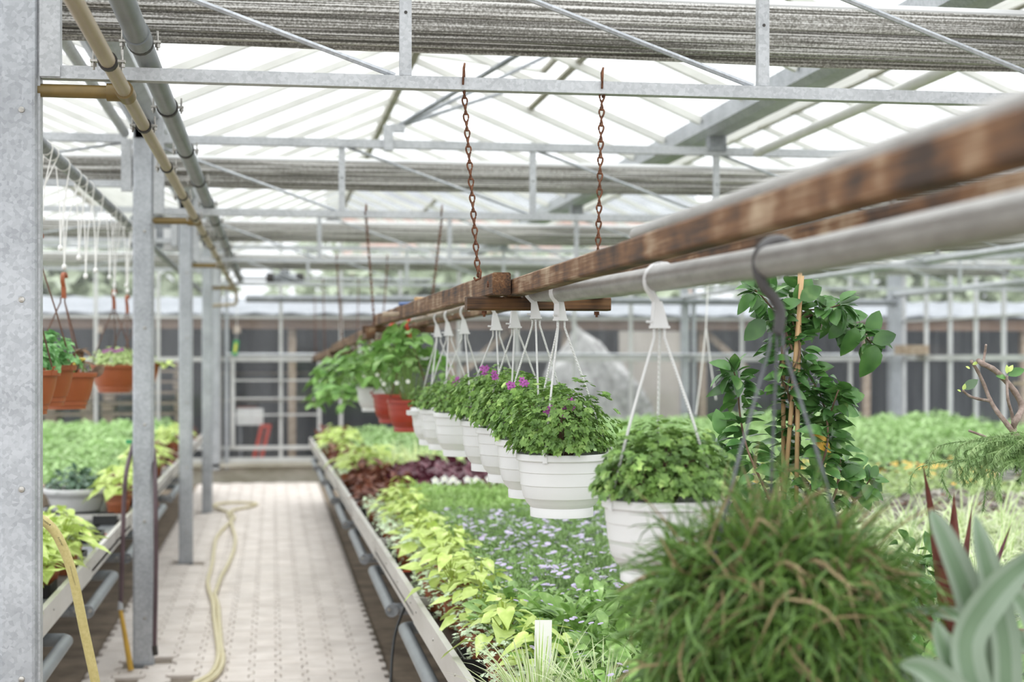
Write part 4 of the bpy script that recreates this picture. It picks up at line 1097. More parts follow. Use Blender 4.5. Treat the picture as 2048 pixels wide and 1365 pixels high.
w0 = a_[-1]; w1 = (xz(262, 1332, 8.1)[0], 8.1, 0.02)
ob('wand', MB().tube([w0, w1], [0.011, 0.016], 10), M['yellowwand'], t, 40)
ob('nozzle', MB().tube([(w0[0], w0[1], w0[2] + .045), w0], [0.012, 0.016], 10), M['galv_light'], t, 40)
ob('fitting', MB().tube([(b_[-1][0], b_[-1][1], b_[-1][2] + .02), (b_[-1][0] + .005, b_[-1][1], b_[-1][2] - .03)], 0.015, 8), M['rubber'], t, 40)
ob('green_clip', MB().box((xz(258, 884, 8.2)[0], 8.2, xz(258, 884, 8.2)[1]), (0.03, 0.02, 0.02)), M['greenplastic'], t)
cp = [(0.56, 6.25, 0.66), (0.50, 6.2, 0.52), (0.47, 6.05, 0.35), (0.455, 5.9, 0.2), (0.44, 5.75, 0.03), (0.47, 5.2, 0.02), (0.5, 4.6, 0.02)]
tag(ob('power_cable', MB().tube(curve_pts(cp, 5), 0.006, 8), M['cable'], None, 0), 'black cable hanging from under the right bench to the floor', 'cable')
# green label hung by the far wall
x, z = xz(471, 696, 20.05)
t = thing('hanging_tag', 'small green tag with yellow stripe hung at the far wall', 'tag', (x, 20.05, z))
ob('card', MB().bar((x - .015, 20.05, z - .1), (x + .015, 20.05, z + .1), 0.07, 0.012, (0, 1, 0)), M['greenplastic'], t)
ob('stripe', MB().bar((x - .009, 20.04, z - .06), (x + .009, 20.04, z + .06), 0.028, 0.004, (0, 1, 0)), M['yellow'], t)
ob('string', MB().tube([(x + .015, 20.05, z + .1), (x + .02, 20.05, 2.42)], 0.003, 5), M['string'], t)
# wooden crate and shelf on the right wall rail
t = thing('wall_crate', 'small brown wooden crate on the rail of the right glass wall', 'crate', (8.7, 19.6, 1.7))
ob('board', MB().box((8.72, 19.75, 1.77), (0.36, 0.03, 0.13)), M['crate'], t)
ob('board', MB().box((8.72, 19.45, 1.77), (0.36, 0.03, 0.13)), M['crate'], t)
ob('end_board', MB().box((8.55, 19.6, 1.77), (0.03, 0.28, 0.13)), M['crate'], t)
ob('floor_board', MB().box((8.72, 19.6, 1.715), (0.33, 0.28, 0.02)), M['crate'], t)
t = thing('wall_shelf', 'brown wooden wall shelf at the right picture edge', 'shelf', (8.75, 15.8, 1.3))
ob('plank', MB().box((8.72, 16.0, 1.36), (0.3, 0.9, 0.035)), M['crate'], t)
ob('brace', MB().bar((8.62, 16.2, 1.34), (8.85, 16.2, 1.1), 0.03, 0.03), M['galv_dark'], t)
# junction boxes and a fan motor under the far roof on the left
x, z = xz(320, 478, 12.36)
t = thing('junction_box', 'pair of white junction boxes high between the second and third columns', 'box', (x, 12.38, z))
for s in (-0.11, 0.11):
    bx = ob('housing', MB().box((x + s, 12.38, z), (0.19, 0.08, 0.2)), M['white'], t)
    ob('cover', MB().box((x + s, 12.33, z), (0.16, 0.02, 0.16)), M['white'], bx)
ob('mount', MB().box((x, 12.345, z + .05), (0.46, 0.03, 0.26)), M['galv_dark'], t)
ob('hanger', MB().box((x, 12.34, (z + 2.9) / 2 + .08), (0.04, 0.03, 2.9 - z)), M['galv_dark'], t)
x, z = xz(570, 558, 16.39)
t = thing('screen_motor', 'dark geared motor of the shade screen high at the far end', 'motor', (x, 16.39, z))
ob('body', MB().tube([(x - .12, 16.39, z), (x + .12, 16.39, z)], 0.05, 12).box((x, 16.39, z + .03), (0.1, 0.12, 0.12)), M['galv_dark'], t, 40)
ob('coupling', MB().tube([(x - .2, 16.39, z), (x - .12, 16.39, z)], 0.065, 10), M['rubber'], t, 40)
ob('coupling', MB().tube([(x + .12, 16.39, z), (x + .2, 16.39, z)], 0.065, 10), M['rubber'], t, 40)
ob('mount', MB().box((x, 16.34, z - .02), (0.08, 0.05, 0.08)), M['galv_dark'], t)
ob('shaft', MB().tube([(x - .5, 16.39, z), (x + 1.6, 16.39, z)], 0.018, 8), M['galv_light'], t, 40)

# ================================================================== PLANTS
OVAL = [(0, 0, 0), (.12, .12, .12), (.32, .32, .24), (.55, .55, .26), (.78, .78, .17), (1, 1, 0)]
LANCE = [(0, 0, 0), (.2, .2, .09), (.45, .45, .13), (.75, .75, .08), (1, 1, 0)]
SPOON = [(0, 0, .02), (.3, .3, .05), (.55, .55, .14), (.75, .75, .18), (.92, .92, .1), (1, 1, 0)]
HEART = [(0, 0, 0), (.03, -.13, .17), (.12, -.02, .36), (.34, .26, .42), (.58, .55, .28), (.8, .8, .12), (1, 1, 0)]
SLIM = [(0, 0, .018), (.3, .3, .024), (.7, .7, .016), (1, 1, 0)]
def leaf(mb, Mx, L, st, fold=0.25, droop=0.2, m=0, wav=0.0, rr=None):
    vs = []; fs = []; idx = []
    for i, (ym, ys, w) in enumerate(st):
        z = -droop * ym * ym * L
        if w <= 0:
            idx.append((len(vs),) * 3); vs.append((0, ym * L, z))
        else:
            dz = (rr.uniform(-wav, wav) if rr else 0) * L
            idx.append((len(vs), len(vs) + 1, len(vs) + 2))
            vs += [(-w * L, ys * L, z + fold * w * L + dz), (0, ym * L, z), (w * L, ys * L, z + fold * w * L - dz)]
    for a, b in zip(idx[:-1], idx[1:]):
        for s in (0, 1):
            f = [a[s], a[s + 1], b[s + 1], b[s]]
            g = []
            for k in f:
                if k not in g: g.append(k)
            if len(g) > 2: fs.append(tuple(g))
    mb.add(vs, fs, m, Mx)
def scallop(mb, Mx, r, n=10, cup=0.25, m=0, lobes=5):
    vs = [(0, r * .55, 0)]
    for k in range(n):
        a = -math.pi / 2 + 0.25 + (2 * math.pi - 0.5) * k / (n - 1)
        q = r * (1.0 if k % 2 else 0.66)
        vs.append((q * math.cos(a), r * .55 + q * math.sin(a), cup * r * (0.6 if k % 2 else 1.0)))
    mb.add(vs, [(0, k + 1, k + 2) for k in range(n - 1)], m, Mx)
def blade(mb, p, d, L, w, sag, n=5, m=(0, 0), side=None, fold=.2, tip=.75):
    """arching strap: m = (edge material, middle material)"""
    p = Vector(p); d = Vector(d).normalized(); vs = []; fs = []; mi = []
    x = d.cross(V(0, 0, 1))
    if x.length < .05: x = V(1, 0, 0)
    x.normalize()
    if side is not None: x = (x + Vector(side)).normalized()
    v = d.copy(); q = p.copy()
    for k in range(n + 1):
        t = k / n; ww = w * (1 - max(0, (t - (1 - tip)) / tip) ** 1.8) * (0.75 + .25 * min(1, t * 4)) / 2
        nn = x.cross(v).normalized()
        if k == n: ww = 0.0002
        vs += [q - x * ww + nn * fold * ww, q - x * ww * .45, q + x * ww * .45, q + x * ww + nn * fold * ww]
        v = (v + V(0, 0, -sag / n)).normalized(); q = q + v * (L / n)
    for k in range(n):
        for j in range(3):
            fs.append((k * 4 + j, k * 4 + j + 1, k * 4 + j + 5, k * 4 + j + 4)); mi.append(m[1] if j == 1 else m[0])
    b = len(mb.v); mb.v.extend([tuple(v) for v in vs]); mb.f.extend([tuple(i + b for i in f) for f in fs]); mb.m.extend(mi)
def rdir(rr, zmin=0.0):
    while True:
        u = Vector((rr.gauss(0, 1), rr.gauss(0, 1), rr.gauss(0, 1)))
        if u.length > .1:
            u.normalize()
            if u.z >= zmin: return u

# ---------- scented geraniums in the white pots
SCAL = []
for k in range(4):
    mb = MB(); scallop(mb, Matrix.Identity(4), 1.0, 11, 0.12 + .1 * k); SCAL.append(mb.mesh('leaf', M['pel']))
def pel_sites(seed, n, rad=0.142, h=0.118, base=-0.012):
    rr = random.Random(seed); out = []
    lob = [(rdir(rr, .1), rr.uniform(-.12, .22)) for _ in range(14)]
    for k in range(n):
        u = rdir(rr, -0.12)
        s = rr.uniform(.72, 1.02)
        for (l, a) in lob:
            c = u.dot(l)
            if c > .8: s += a * (c - .8) * 4
        p = V(u.x * rad * s, u.y * rad * s, base + max(u.z, -.1) * h * s + (0.012 if u.z > 0 else -.01))
        if p.z < 0.006: p.z = 0.006 + rr.random() * .02; p.x *= .9; p.y *= .9
        nrm = (u * .8 + V(0, 0, .7) + rdir(rr, -1) * .45).normalized()
        d = (rdir(rr, -1) + u * .8).normalized()
        d = (d - nrm * d.dot(nrm)).normalized()
        out.append((p, d, nrm, rr.uniform(.0085, .0145)))
    return out
def flower_mb(mb, Mx, r, m=0, mc=1, n=5):
    for k in range(n):
        a = 2 * math.pi * k / n
        R1 = Mx @ Matrix.Rotation(a, 4, 'Z')
        mb.add([(0, 0, 0), (-.36 * r, .55 * r, .12 * r), (-.2 * r, r, .1 * r), (.2 * r, r, .1 * r), (.36 * r, .55 * r, .12 * r)], [(0, 1, 2), (0, 2, 3), (0, 3, 4)], m)
        b = len(mb.v) - 5
        for i in range(5): mb.v[b + i] = tuple(R1 @ Vector(mb.v[b + i]))
    mb.add([(.18 * r * math.cos(k * 1.05), .18 * r * math.sin(k * 1.05), .1 * r) for k in range(6)], [tuple(range(6))], mc, Mx)
PF = MB(); flower_mb(PF, Matrix.Identity(4), 1.0, 0, 1); PFM = PF.mesh('flower', [M['pelflower'], M['maroon']])
pelstuff = []
for v in range(3):
    mb = MB(); rr = random.Random(90 + v)
    for (p, d, nrm, s) in pel_sites(20 + v, 780):
        scallop(mb, lm(p - d * s * .5, d, nrm), s, 11, rr.uniform(.05, .4))
    pelstuff.append(mb.mesh('foliage', M['pel']))
def stems_mesh(seed, n, rad, h, mat, r0=0.0022):
    rr = random.Random(seed); mb = MB()
    for k in range(n):
        u = rdir(rr, .15); e = V(u.x * rad * .85, u.y * rad * .85, u.z * h * .9)
        mb.tube([V(u.x * .02, u.y * .02, -.02), e * .5 + V(0, 0, .02), e], [r0, r0 * .8, r0 * .5], 4, False)
    return mb.mesh('stems', mat)
PSTEM = stems_mesh(4, 40, .14, .12, M['brownstem'])
for i, t in enumerate(WP):
    put('stems', PSTEM, t, Matrix.Rotation(i * 1.3, 4, 'Z'))
    sc = [1.0, 0.96, 1.0, 0.95, 1.0, .9, .9, .85][i]; zs = [1.25, 1.45, 1.5, 1.5, 1.55, 1.15, 1.05, .95][i]
    if i < 2:
        sites = pel_sites(300 + i, 300)
        for (p, d, nrm, s) in sites:
            p = V(p.x * 1.02 * sc, p.y * 1.02 * sc, p.z * 1.03 * zs)
            put('leaf', SCAL[R.randrange(4)], t, lm(p - d * s * .55, d, nrm, s * 1.15))
    put('foliage', pelstuff[i % 3], t, Matrix.Rotation(i * 2.1, 4, 'Z') @ Matrix.Diagonal((sc * .96, sc * .96, zs * .96, 1)), 'stuff')
    for k in range([0, 3, 2, 1, 1, 1, 0, 0][i]):
        a = [4.2, 4.6, 5.1][k] if i == 1 else R.uniform(3.6, 5.4)
        r = 0.075; z = [.115, .12, .105][k] if i == 1 else 0.105
        if i == 1: off = V([-.048, .004, -.005][k], [-.09, -.07, -.05][k], [.112, .128, .108][k])
        else: off = V(R.uniform(-.09, -.02), R.uniform(-.1, -.06), z * zs)
        for q in range(3):
            put('flower', PFM, t, lm(off + V(R.uniform(-.011, .011), R.uniform(-.005, .005), R.uniform(-.011, .011)), V(R.uniform(-1, 1), .2, 1), V(R.uniform(-.4, .4), -1, .3), 0.0105))

# ---------- strawberries
STL = []
for k in range(3):
    mb = MB(); rr = random.Random(k)
    leaf(mb, Matrix.Identity(4), 1.0, [(0, 0, 0), (.1, .08, .2), (.35, .33, .36), (.62, .62, .37), (.85, .87, .22), (1, 1, 0)], .35, .2 + .15 * k, 0, .02, rr); STL.append(mb.mesh('leaf', M['strawberry'], 0))
def strawberry(t, seed, n, rad, h, bias=(0, 0, 0), smin=.05, smax=.075):
    rr = random.Random(seed); st = MB()
    for k in range(n):
        u = rdir(rr, -.25)
        e = V(u.x * rad * rr.uniform(.5, 1.1) + bias[0], u.y * rad * rr.uniform(.5, 1.1) + bias[1], .03 + (u.z * .5 + .5) * h * rr.uniform(.55, 1.1) + bias[2])
        st.tube([V(u.x * .03, u.y * .03, -.02), V(e.x * .45, e.y * .45, e.z * .75), e], [.0022, .002, .0014], 4, False)
        out = V(e.x, e.y, 0.0); out = out.normalized() if out.length > .01 else V(1, 0, 0)
        fwd = (out + V(0, 0, rr.uniform(-.6, .25))).normalized()
        nrm = (V(0, 0, 1) + rdir(rr, -1) * .55 + out * .25).normalized()
        s = rr.uniform(smin, smax)
        for a in (-1.9, 0, 1.9):
            d = Matrix.Rotation(a, 3, nrm) @ fwd
            put('leaf', STL[rr.randrange(3)], t, lm(e, d, nrm, s))
    put('stems', st.mesh('stems', M['greenstem']), t)
    for k in range(5):
        u = rdir(rr, .1); put('blossom', BLOS, t, lm(V(u.x * rad * .8 + bias[0] * .5, -abs(u.y) * rad * .7, .06 + .06 * rr.random()), (0, .2, 1), (0, -1, .4), .012))
bm_ = MB(); flower_mb(bm_, Matrix.Identity(4), 1.0, 0, 1); BLOS = bm_.mesh('blossom', [M['whitepetal'], M['yolk']])
strawberry(SB[0], 1, 52, .2, .3, (-.03, -.03, .02))
strawberry(SB[1], 2, 44, .22, .3, (-.1, -.03, 0))
strawberry(SB[2], 3, 60, .27, .3, (-.12, -.1, -.06), .065, .095)
strawberry(SB[3], 4, 70, .33, .38, (-.1, -.1, -.3), .07, .1)

# ---------- grass basket in the foreground
rr = random.Random(12); mb = MB(); ms = MB()
def wild(mb, p, d, L, w, sag, kink, n=6):
    """one unruly blade: sags, and wanders sideways as it grows"""
    p = Vector(p); v = Vector(d).normalized(); q = p.copy(); vs = []
    x = rdir(rr, -1); side = rdir(rr, -1) * kink
    for k in range(n + 1):
        t = k / n; ww = w / 2 * (1 - t ** 2.2 * .96)
        xx = (x - v * x.dot(v)).normalized()
        vs += [q - xx * ww, q + xx * ww]
        v = (v + V(0, 0, -sag / n) + side * (1.0 / n)).normalized(); q = q + v * (L / n)
        if k == 2: side = rdir(rr, -1) * kink
    mb.add(vs, [(2 * k, 2 * k + 1, 2 * k + 3, 2 * k + 2) for k in range(n)])
for k in range(3200):
    u = rdir(rr, -.5); dry = rr.random() < .17
    s_ = rr.uniform(.3, 1.0)
    p = V(u.x * .16 * s_, u.y * .16 * s_, -.03 + max(u.z, 0) * .11 * s_ + min(u.z, 0) * .12)
    o = V(u.x, u.y, 0); o = o.normalized() if o.length > .05 else V(1, 0, 0)
    upright = rr.random() < .2
    if upright:
        wild(ms if dry else mb, p, o * .3 + V(0, 0, 1) + rdir(rr, -1) * .6, rr.uniform(.06, .16), rr.uniform(.0038, .0065), .3, .8)
    else:
        wild(ms if dry else mb, p, o * rr.uniform(.1, .9) + V(0, 0, rr.uniform(-.2, .6)) + rdir(rr, -1) * 1.1, rr.uniform(.08, .21), rr.uniform(.0036, .0075), rr.uniform(.4, 2.8), 1.9)
put('grass', mb.mesh('grass', M['grass']), GRASSPOT, None, 'stuff')
put('dry_grass', ms.mesh('dry_grass', M['straw']), GRASSPOT, None, 'stuff')
mb = MB(); ms = MB()
for k in range(2300):       # skirt hanging round the basket
    a = rr.uniform(0, 2 * math.pi); q = V(math.cos(a), math.sin(a), 0)
    p = q * rr.uniform(.12, .19) + V(0, 0, rr.uniform(-.26, .02))
    wild(ms if rr.random() < .1 else mb, p, q * rr.uniform(.1, .8) + V(0, 0, rr.uniform(-.8, .35)) + rdir(rr, -1) * 1.1, rr.uniform(.07, .19), rr.uniform(.0038, .0078), rr.uniform(.1, 2.0), 1.8)
put('grass_skirt', mb.mesh('grass_skirt', M['grass']), GRASSPOT, None, 'stuff')
put('dry_skirt', ms.mesh('dry_skirt', M['straw']), GRASSPOT, None, 'stuff')

# ---------- orange pots on the left
def tuft(seed, n, rad, h, st, size, mat, name='foliage', fold=.25, droop=.3, zmin=-.1, base=0, upw=.7):
    rr = random.Random(seed); mb = MB()
    for k in range(n):
        u = rdir(rr, zmin); s = rr.uniform(.55, 1.05)
        p = V(u.x * rad * s, u.y * rad * s, base + u.z * h * s)
        nrm = (V(0, 0, upw) + u * .6 + rdir(rr, -1) * .5).normalized()
        d = (rdir(rr, -1) * .7 + V(u.x, u.y, .1)).normalized()
        leaf(mb, lm(p - d * size * .4, d, nrm), size * rr.uniform(.65, 1.25), st, fold, droop)
    return mb.mesh(name, mat)
def scall_tuft(seed, n, rad, h, r0, mat, zmin=-.15):
    rr = random.Random(seed); mb = MB()
    for k in range(n):
        u = rdir(rr, zmin); s = rr.uniform(.6, 1.05); p = V(u.x * rad * s, u.y * rad * s, u.z * h * s + .01)
        nrm = (V(0, 0, .5) + u + rdir(rr, -1) * .5).normalized(); d = rdir(rr, -1); d = (d - nrm * d.dot(nrm)).normalized()
        scallop(mb, lm(p, d, nrm), r0 * rr.uniform(.7, 1.2), 11, rr.uniform(.05, .35))
    return mb.mesh('foliage', mat)
IVY = leafmat('ivy_geranium_leaf', '#4f7f48', '#79a56a', '#a4c696', .25)
put('foliage', scall_tuft(1, 90, .14, .12, .03, IVY), OP[0], None, 'stuff')
put('foliage', scall_tuft(2, 90, .15, .13, .032, IVY), OP[1], None, 'stuff')
put('foliage', scall_tuft(5, 60, .13, .06, .014, M['pel']), OP[2], None, 'stuff')
put('dark_foliage', tuft(3, 26, .13, .12, OVAL, .075, leafmat('bronze_leaf', '#4b3a2c', '#6a5138', None, .2)), OP[2], None, 'stuff')
for k in range(3): put('flower', MB().lathe([(0, 0), (.012, .004), (.016, .012), (.01, .014), (0, .012)], 8).mesh('flower', M['yolk'], 0), OP[2], Matrix.Translation((.05 + .02 * k, -.11, .03 + .01 * k)))
put('foliage', scall_tuft(6, 260, .15, .09, .014, M['pale']), OP[3], None, 'stuff')
for k in range(6): put('flower', PFM, OP[3], lm(V(-.05 + .02 * k, -.09, .075 + .006 * (k % 3)), (0, .2, 1), (0, -1, .5), .012))
put('foliage', scall_tuft(7, 120, .13, .07, .016, M['pale']), OP[4], None, 'stuff')
put('foliage', tuft(8, 60, .15, .11, OVAL, .06, M['pale']), OP[5], None, 'stuff')
put('trailing_leaf', tuft(9, 6, .05, .02, SPOON, .13, M['lime'], 'trailing_leaf'), OP[5], Matrix.Translation((.17, -.02, -.01)))

# ---------- bench plants: shared meshes
def pot_mesh(r, h, mat):
    return MB().lathe([(0, 0), (r * .74, 0), (r * .95, h * .82), (r, h * .82), (r, h), (r * .93, h), (r * .9, h * .9), (0, h * .9)], 14).mesh('pot', mat, 30)
POT_T = pot_mesh(.052, .085, M['terracotta']); POT_B = pot_mesh(.05, .075, M['blacktray'])
def scatter(x0, x1, y0, y1, step, jit=.25, seed=0, edgey=None):
    rr = random.Random(seed); out = []; j = 0; y = y0
    while y <= y1:
        x = (x0(y) if callable(x0) else x0) + (step / 2 if j % 2 else 0)
        while x <= x1:
            out.append((x + rr.uniform(-jit, jit) * step, y + rr.uniform(-jit, jit) * step)); x += step
        y += step * .9; j += 1
    return out
ZB = 0.695
def field(name, meshes, pts, label, cat, group, smin=.85, smax=1.15, limit=300, stuffname=None, near=True):
    rr = random.Random(len(pts)); pts = sorted(pts, key=lambda p: p[1] * CY + abs(p[0]) * SY)
    rest = MB()
    for k, (x, y) in enumerate(pts):
        me = meshes[rr.randrange(len(meshes))]; s = rr.uniform(smin, smax); rz = rr.uniform(0, 6.28)
        if k < limit:
            spawn(name, me if isinstance(me, list) else [('foliage', me)], (x, y, ZB), rz, s, label, cat, group)
        else:
            q = me[0][1] if isinstance(me, list) else me
            Mx = Matrix.Translation((x, y, ZB)) @ Matrix.Rotation(rz, 4, 'Z') @ Matrix.Scale(s, 4)
            b = len(rest.v)
            rest.v.extend([tuple(Mx @ v.co) for v in q.vertices]); rest.f.extend([tuple(i + b for i in p.vertices) for p in q.polygons]); rest.m.extend([p.material_index for p in q.polygons])
    if rest.v:
        o = ob(stuffname or name + '_field', rest, list(meshes[0][0][1].materials if isinstance(meshes[0], list) else meshes[0].materials))
        tag(o, 'rest of the ' + label + ' toward the far wall', cat, None, 'stuff')

# lime sweet-potato vines with terracotta pots, leaves one by one near the camera
LIME = []
for k in range(4):
    mb = MB(); rr = random.Random(40 + k); leaf(mb, Matrix.Identity(4), 1.0, HEART, [.1, .22, .3, .05][k], [.15, .3, .45, .05][k], 0, .025, rr); LIME.append(mb.mesh('leaf', M['lime'], 0))
def vine_leaves(seed, n, rad=.10, h=.13):
    rr = random.Random(seed); out = []; st = MB()
    for k in range(n):
        a = k * 2.4 + rr.uniform(-.4, .4); f = (k + .5) / n
        r = rad * (.25 + .85 * (1 - f) * rr.uniform(.7, 1.1)); z = .1 + h * f * rr.uniform(.8, 1.1)
        p = V(math.cos(a) * r, math.sin(a) * r, z)
        d = V(math.cos(a), math.sin(a), rr.uniform(-.55, .15)).normalized()
        nrm = (V(0, 0, 1) + V(math.cos(a), math.sin(a), 0) * .35 + rdir(rr, -1) * .3).normalized()
        out.append((p, d, nrm, rr.uniform(.06, .095) * (1.1 - .35 * f)))
        st.tube([V(0, 0, .05 + .6 * (z - .05)), p * .6 + V(0, 0, z * .42), p], [.002, .0016, .0012], 4, False)
    st.tube([(0, 0, .05), (0.005, 0, .1 + h * .9)], .003, 5, False)
    return out, st.mesh('stems', M['limedark'])
VINE = [vine_leaves(k, 17) for k in range(5)]
def lime_spec(k, leaves=True):
    lv, st = VINE[k]
    spec = [('pot', POT_T), ('soil', POTSOIL), ('stems', st)]
    if leaves:
        rr = random.Random(k)
        spec += [('leaf', LIME[rr.randrange(4)], lm(p, d, n_, s)) for p, d, n_, s in lv]
    return spec
POTSOIL = MB().disc(.048, .078, 12).mesh('soil', M['pot_soil'])
LIMEJ = []
for k in range(5):
    mb = MB(); rr = random.Random(60 + k)
    for p, d, n_, s in VINE[k][0]: leaf(mb, lm(p, d, n_), s, HEART, .2, .3)
    LIMEJ.append(mb.mesh('foliage', M['lime'], 0))
spots = [(e_, y) for y, e_ in [(4.05, .10), (4.3, .16), (4.52, .08), (4.78, .14), (5.02, .07), (5.3, .12), (5.55, .05), (5.8, .14), (6.02, .08), (6.3, .13), (6.55, .2), (6.72, .09), (7.0, .15), (7.3, .1), (7.45, .2), (7.75, .15), (8.05, .1), (8.25, .2), (8.55, .16), (8.85, .12), (9.1, .2)]]
for i, (e_, y) in enumerate(spots):
    spawn('sweet_potato_vine', lime_spec(i % 5), (edge(y) + e_ + .075, y, ZB), R.uniform(0, 6.28), R.uniform(.9, 1.12),
          'lime green heart-leaved vine in a brown pot along the right bench edge', 'plant', 'lime vines along the right bench edge')
for i, (x, y) in enumerate([(.66, 11.35), (.8, 11.6), (.68, 11.8), (.86, 11.95), (.62, 12.05), (.62, 14.6), (.74, 14.8), (.6, 15.0), (.7, 15.2)]):
    spawn('sweet_potato_vine', [('foliage', LIMEJ[i % 5], None, 'stuff'), ('pot', POT_T)], (x, y, ZB), R.uniform(0, 6.28), 1.3, 'distant lime green vine between the red plants on the right bench', 'plant', 'distant lime vines on the right bench')
lspots = [(-.93, 6.45), (-.92, 6.95), (-.94, 7.3), (-.93, 5.9), (-1.08, 7.05), (-.95, 5.35), (-.97, 5.7), (-.96, 6.05), (-1.0, 6.3), (-.97, 6.65), (-1.05, 6.85), (-1.0, 7.1), (-1.12, 7.25), (-.99, 7.4)]
lspots_ = [(-.98, 5.2), (-1.06, 5.5), (-.96, 5.75), (-1.16, 5.85), (-1.32, 5.7), (-1.02, 6.1), (-1.2, 6.3), (-1.38, 6.2), (-1.0, 6.55), (-1.22, 6.75), (-1.42, 6.7), (-1.06, 7.0), (-1.3, 7.15), (-1.5, 7.2), (-1.1, 7.45), (-1.36, 7.6), (-1.56, 7.7), (-1.05, 7.85), (-1.25, 8.05)]
for i, (x, y) in enumerate(lspots):
    spawn('sweet_potato_vine', lime_spec((i + 2) % 5), (x, y, ZB), R.uniform(0, 6.28), R.uniform(1.05, 1.3),
          'lime green heart-leaved vine on the left bench below the white planter', 'plant', 'lime vines on the left bench')
for i, (x, y) in enumerate([(-.91, 9.2), (-.93, 9.55), (-.96, 9.85), (-.96, 11.9), (-1.05, 12.2), (-.95, 12.5), (-.98, 15.2), (-1.05, 15.5), (-.96, 15.8)]):
    spawn('sweet_potato_vine', [('foliage', LIMEJ[i % 5], None, 'stuff'), ('pot', POT_T)], (x, y, ZB), R.uniform(0, 6.28), 1.35, 'distant lime green vine along the left bench edge', 'plant', 'distant lime vines on the left bench')

# silver trailing plants at the very edge
SILV = []
for v in range(3):
    rr = random.Random(70 + v); mb = MB()
    for k in range(75):
        u = rdir(rr, -.1); s = rr.uniform(.5, 1.1)
        p = V(u.x * .075 * s, u.y * .075 * s, .075 + u.z * .05 * s)
        nrm = (V(0, 0, 1) + u * .5 + rdir(rr, -1) * .5).normalized(); d = rdir(rr, -1); d = (d - nrm * d.dot(nrm)).normalized()
        scallop(mb, lm(p, d, nrm), rr.uniform(.008, .014), 9, .25)
    for q in range(5):
        a = rr.uniform(0, 6.28); p0 = V(math.cos(a) * .06, math.sin(a) * .06, .06)
        for k in range(7):
            p0 = p0 + V(math.cos(a) * .006 + rr.uniform(-.006, .006), math.sin(a) * .006 + rr.uniform(-.006, .006), -.009)
            if p0.z < .008: break
            scallop(mb, lm(p0, rdir(rr, -1), V(0, 0, 1) + rdir(rr, -1) * .5), rr.uniform(.008, .013), 9, .2)
    SILV.append(mb.mesh('foliage', M['silver']))
pts = []
y = 4.02
while y < 9.3:
    pts.append((edge(y) + .105 + R.uniform(-.01, .03), y)); y += .19
pts += [(edge(y) + .24, y) for y in (4.35, 4.85, 5.4, 6.0, 6.9, 7.7)] + [(edge(y) + .09, y) for y in (11.4, 11.7, 12.0, 12.4, 14.6, 15.0)]
field('silver_trailer', [[('foliage', s, None, 'stuff'), ('pot', POT_T)] for s in SILV], pts, 'silvery trailing plant with small round leaves at the right bench edge', 'plant', 'silver trailers at the right bench edge')

# violet daisies
FLOW = MB(); flower_mb(FLOW, Matrix.Identity(4), 1.0, 0, 1, 9); FLOWM = FLOW.mesh('flower', [M['daisy'], M['yolk']])
DAI = []
for v in range(4):
    rr = random.Random(110 + v); mb = MB(); spec = []
    for k in range(230):
        u = rdir(rr, .05); s = rr.uniform(.7, 1.05); p = V(u.x * .115 * s, u.y * .115 * s, .05 + u.z * .115 * s)
        leaf(mb, lm(p, (u + rdir(rr, -1) * .8).normalized(), rdir(rr, -1)), rr.uniform(.02, .036), LANCE, .2, .1)
    spec.append(('foliage', mb.mesh('foliage', M['daisyleaf']), None, 'stuff'))
    for k in range([9, 12, 7, 10][v]):
        u = rdir(rr, .55); p = V(u.x * .12, u.y * .12, .062 + u.z * .118)
        spec.append(('flower', FLOWM, lm(p, (1, rr.uniform(-1, 1), 0), V(rr.uniform(-.5, .5), rr.uniform(-.5, .5), 1), rr.uniform(.0115, .016))))
    DAI.append(spec)
field('daisy_plant', DAI, scatter(.88, 2.15, 5.15, 8.0, .165, .25, 1), 'low green mound of pale violet daisies on the right bench', 'plant', 'violet daisies on the right bench', .9, 1.1)

# broad spoon-leaved rosettes in front
SPN = []
for v in range(4):
    rr = random.Random(130 + v); mb = MB(); spec = []
    for k in range(46):
        a = rr.uniform(0, 6.28); el = rr.uniform(.2, 1.2); q = V(math.cos(a), math.sin(a), 0); r0 = rr.uniform(.0, .07)
        leaf(mb, lm(q * r0 + V(0, 0, rr.uniform(.05, .13)), q * math.cos(el) + V(0, 0, math.sin(el)), V(0, 0, 1) + rdir(rr, -1) * .5), rr.uniform(.05, .09), SPOON, .25, rr.uniform(.2, .6))
    for k in range(3):
        p = V(rr.uniform(-.07, .07), rr.uniform(-.07, .07), .16)
        spec.append(('flower', FLOWM, lm(p, (1, 0, 0), (0, -.3, 1), .007)))
    SPN.append([('foliage', mb.mesh('foliage', M['spoon'], 0), None, 'stuff')] + spec)
field('spoonleaf_plant', SPN, scatter(.80, 2.1, 3.2, 5.12, .15, .25, 2), 'broad spoon-leaved green bedding plant at the near end of the right bench', 'plant', 'spoon-leaved plants on the right bench', 1.05, 1.35)

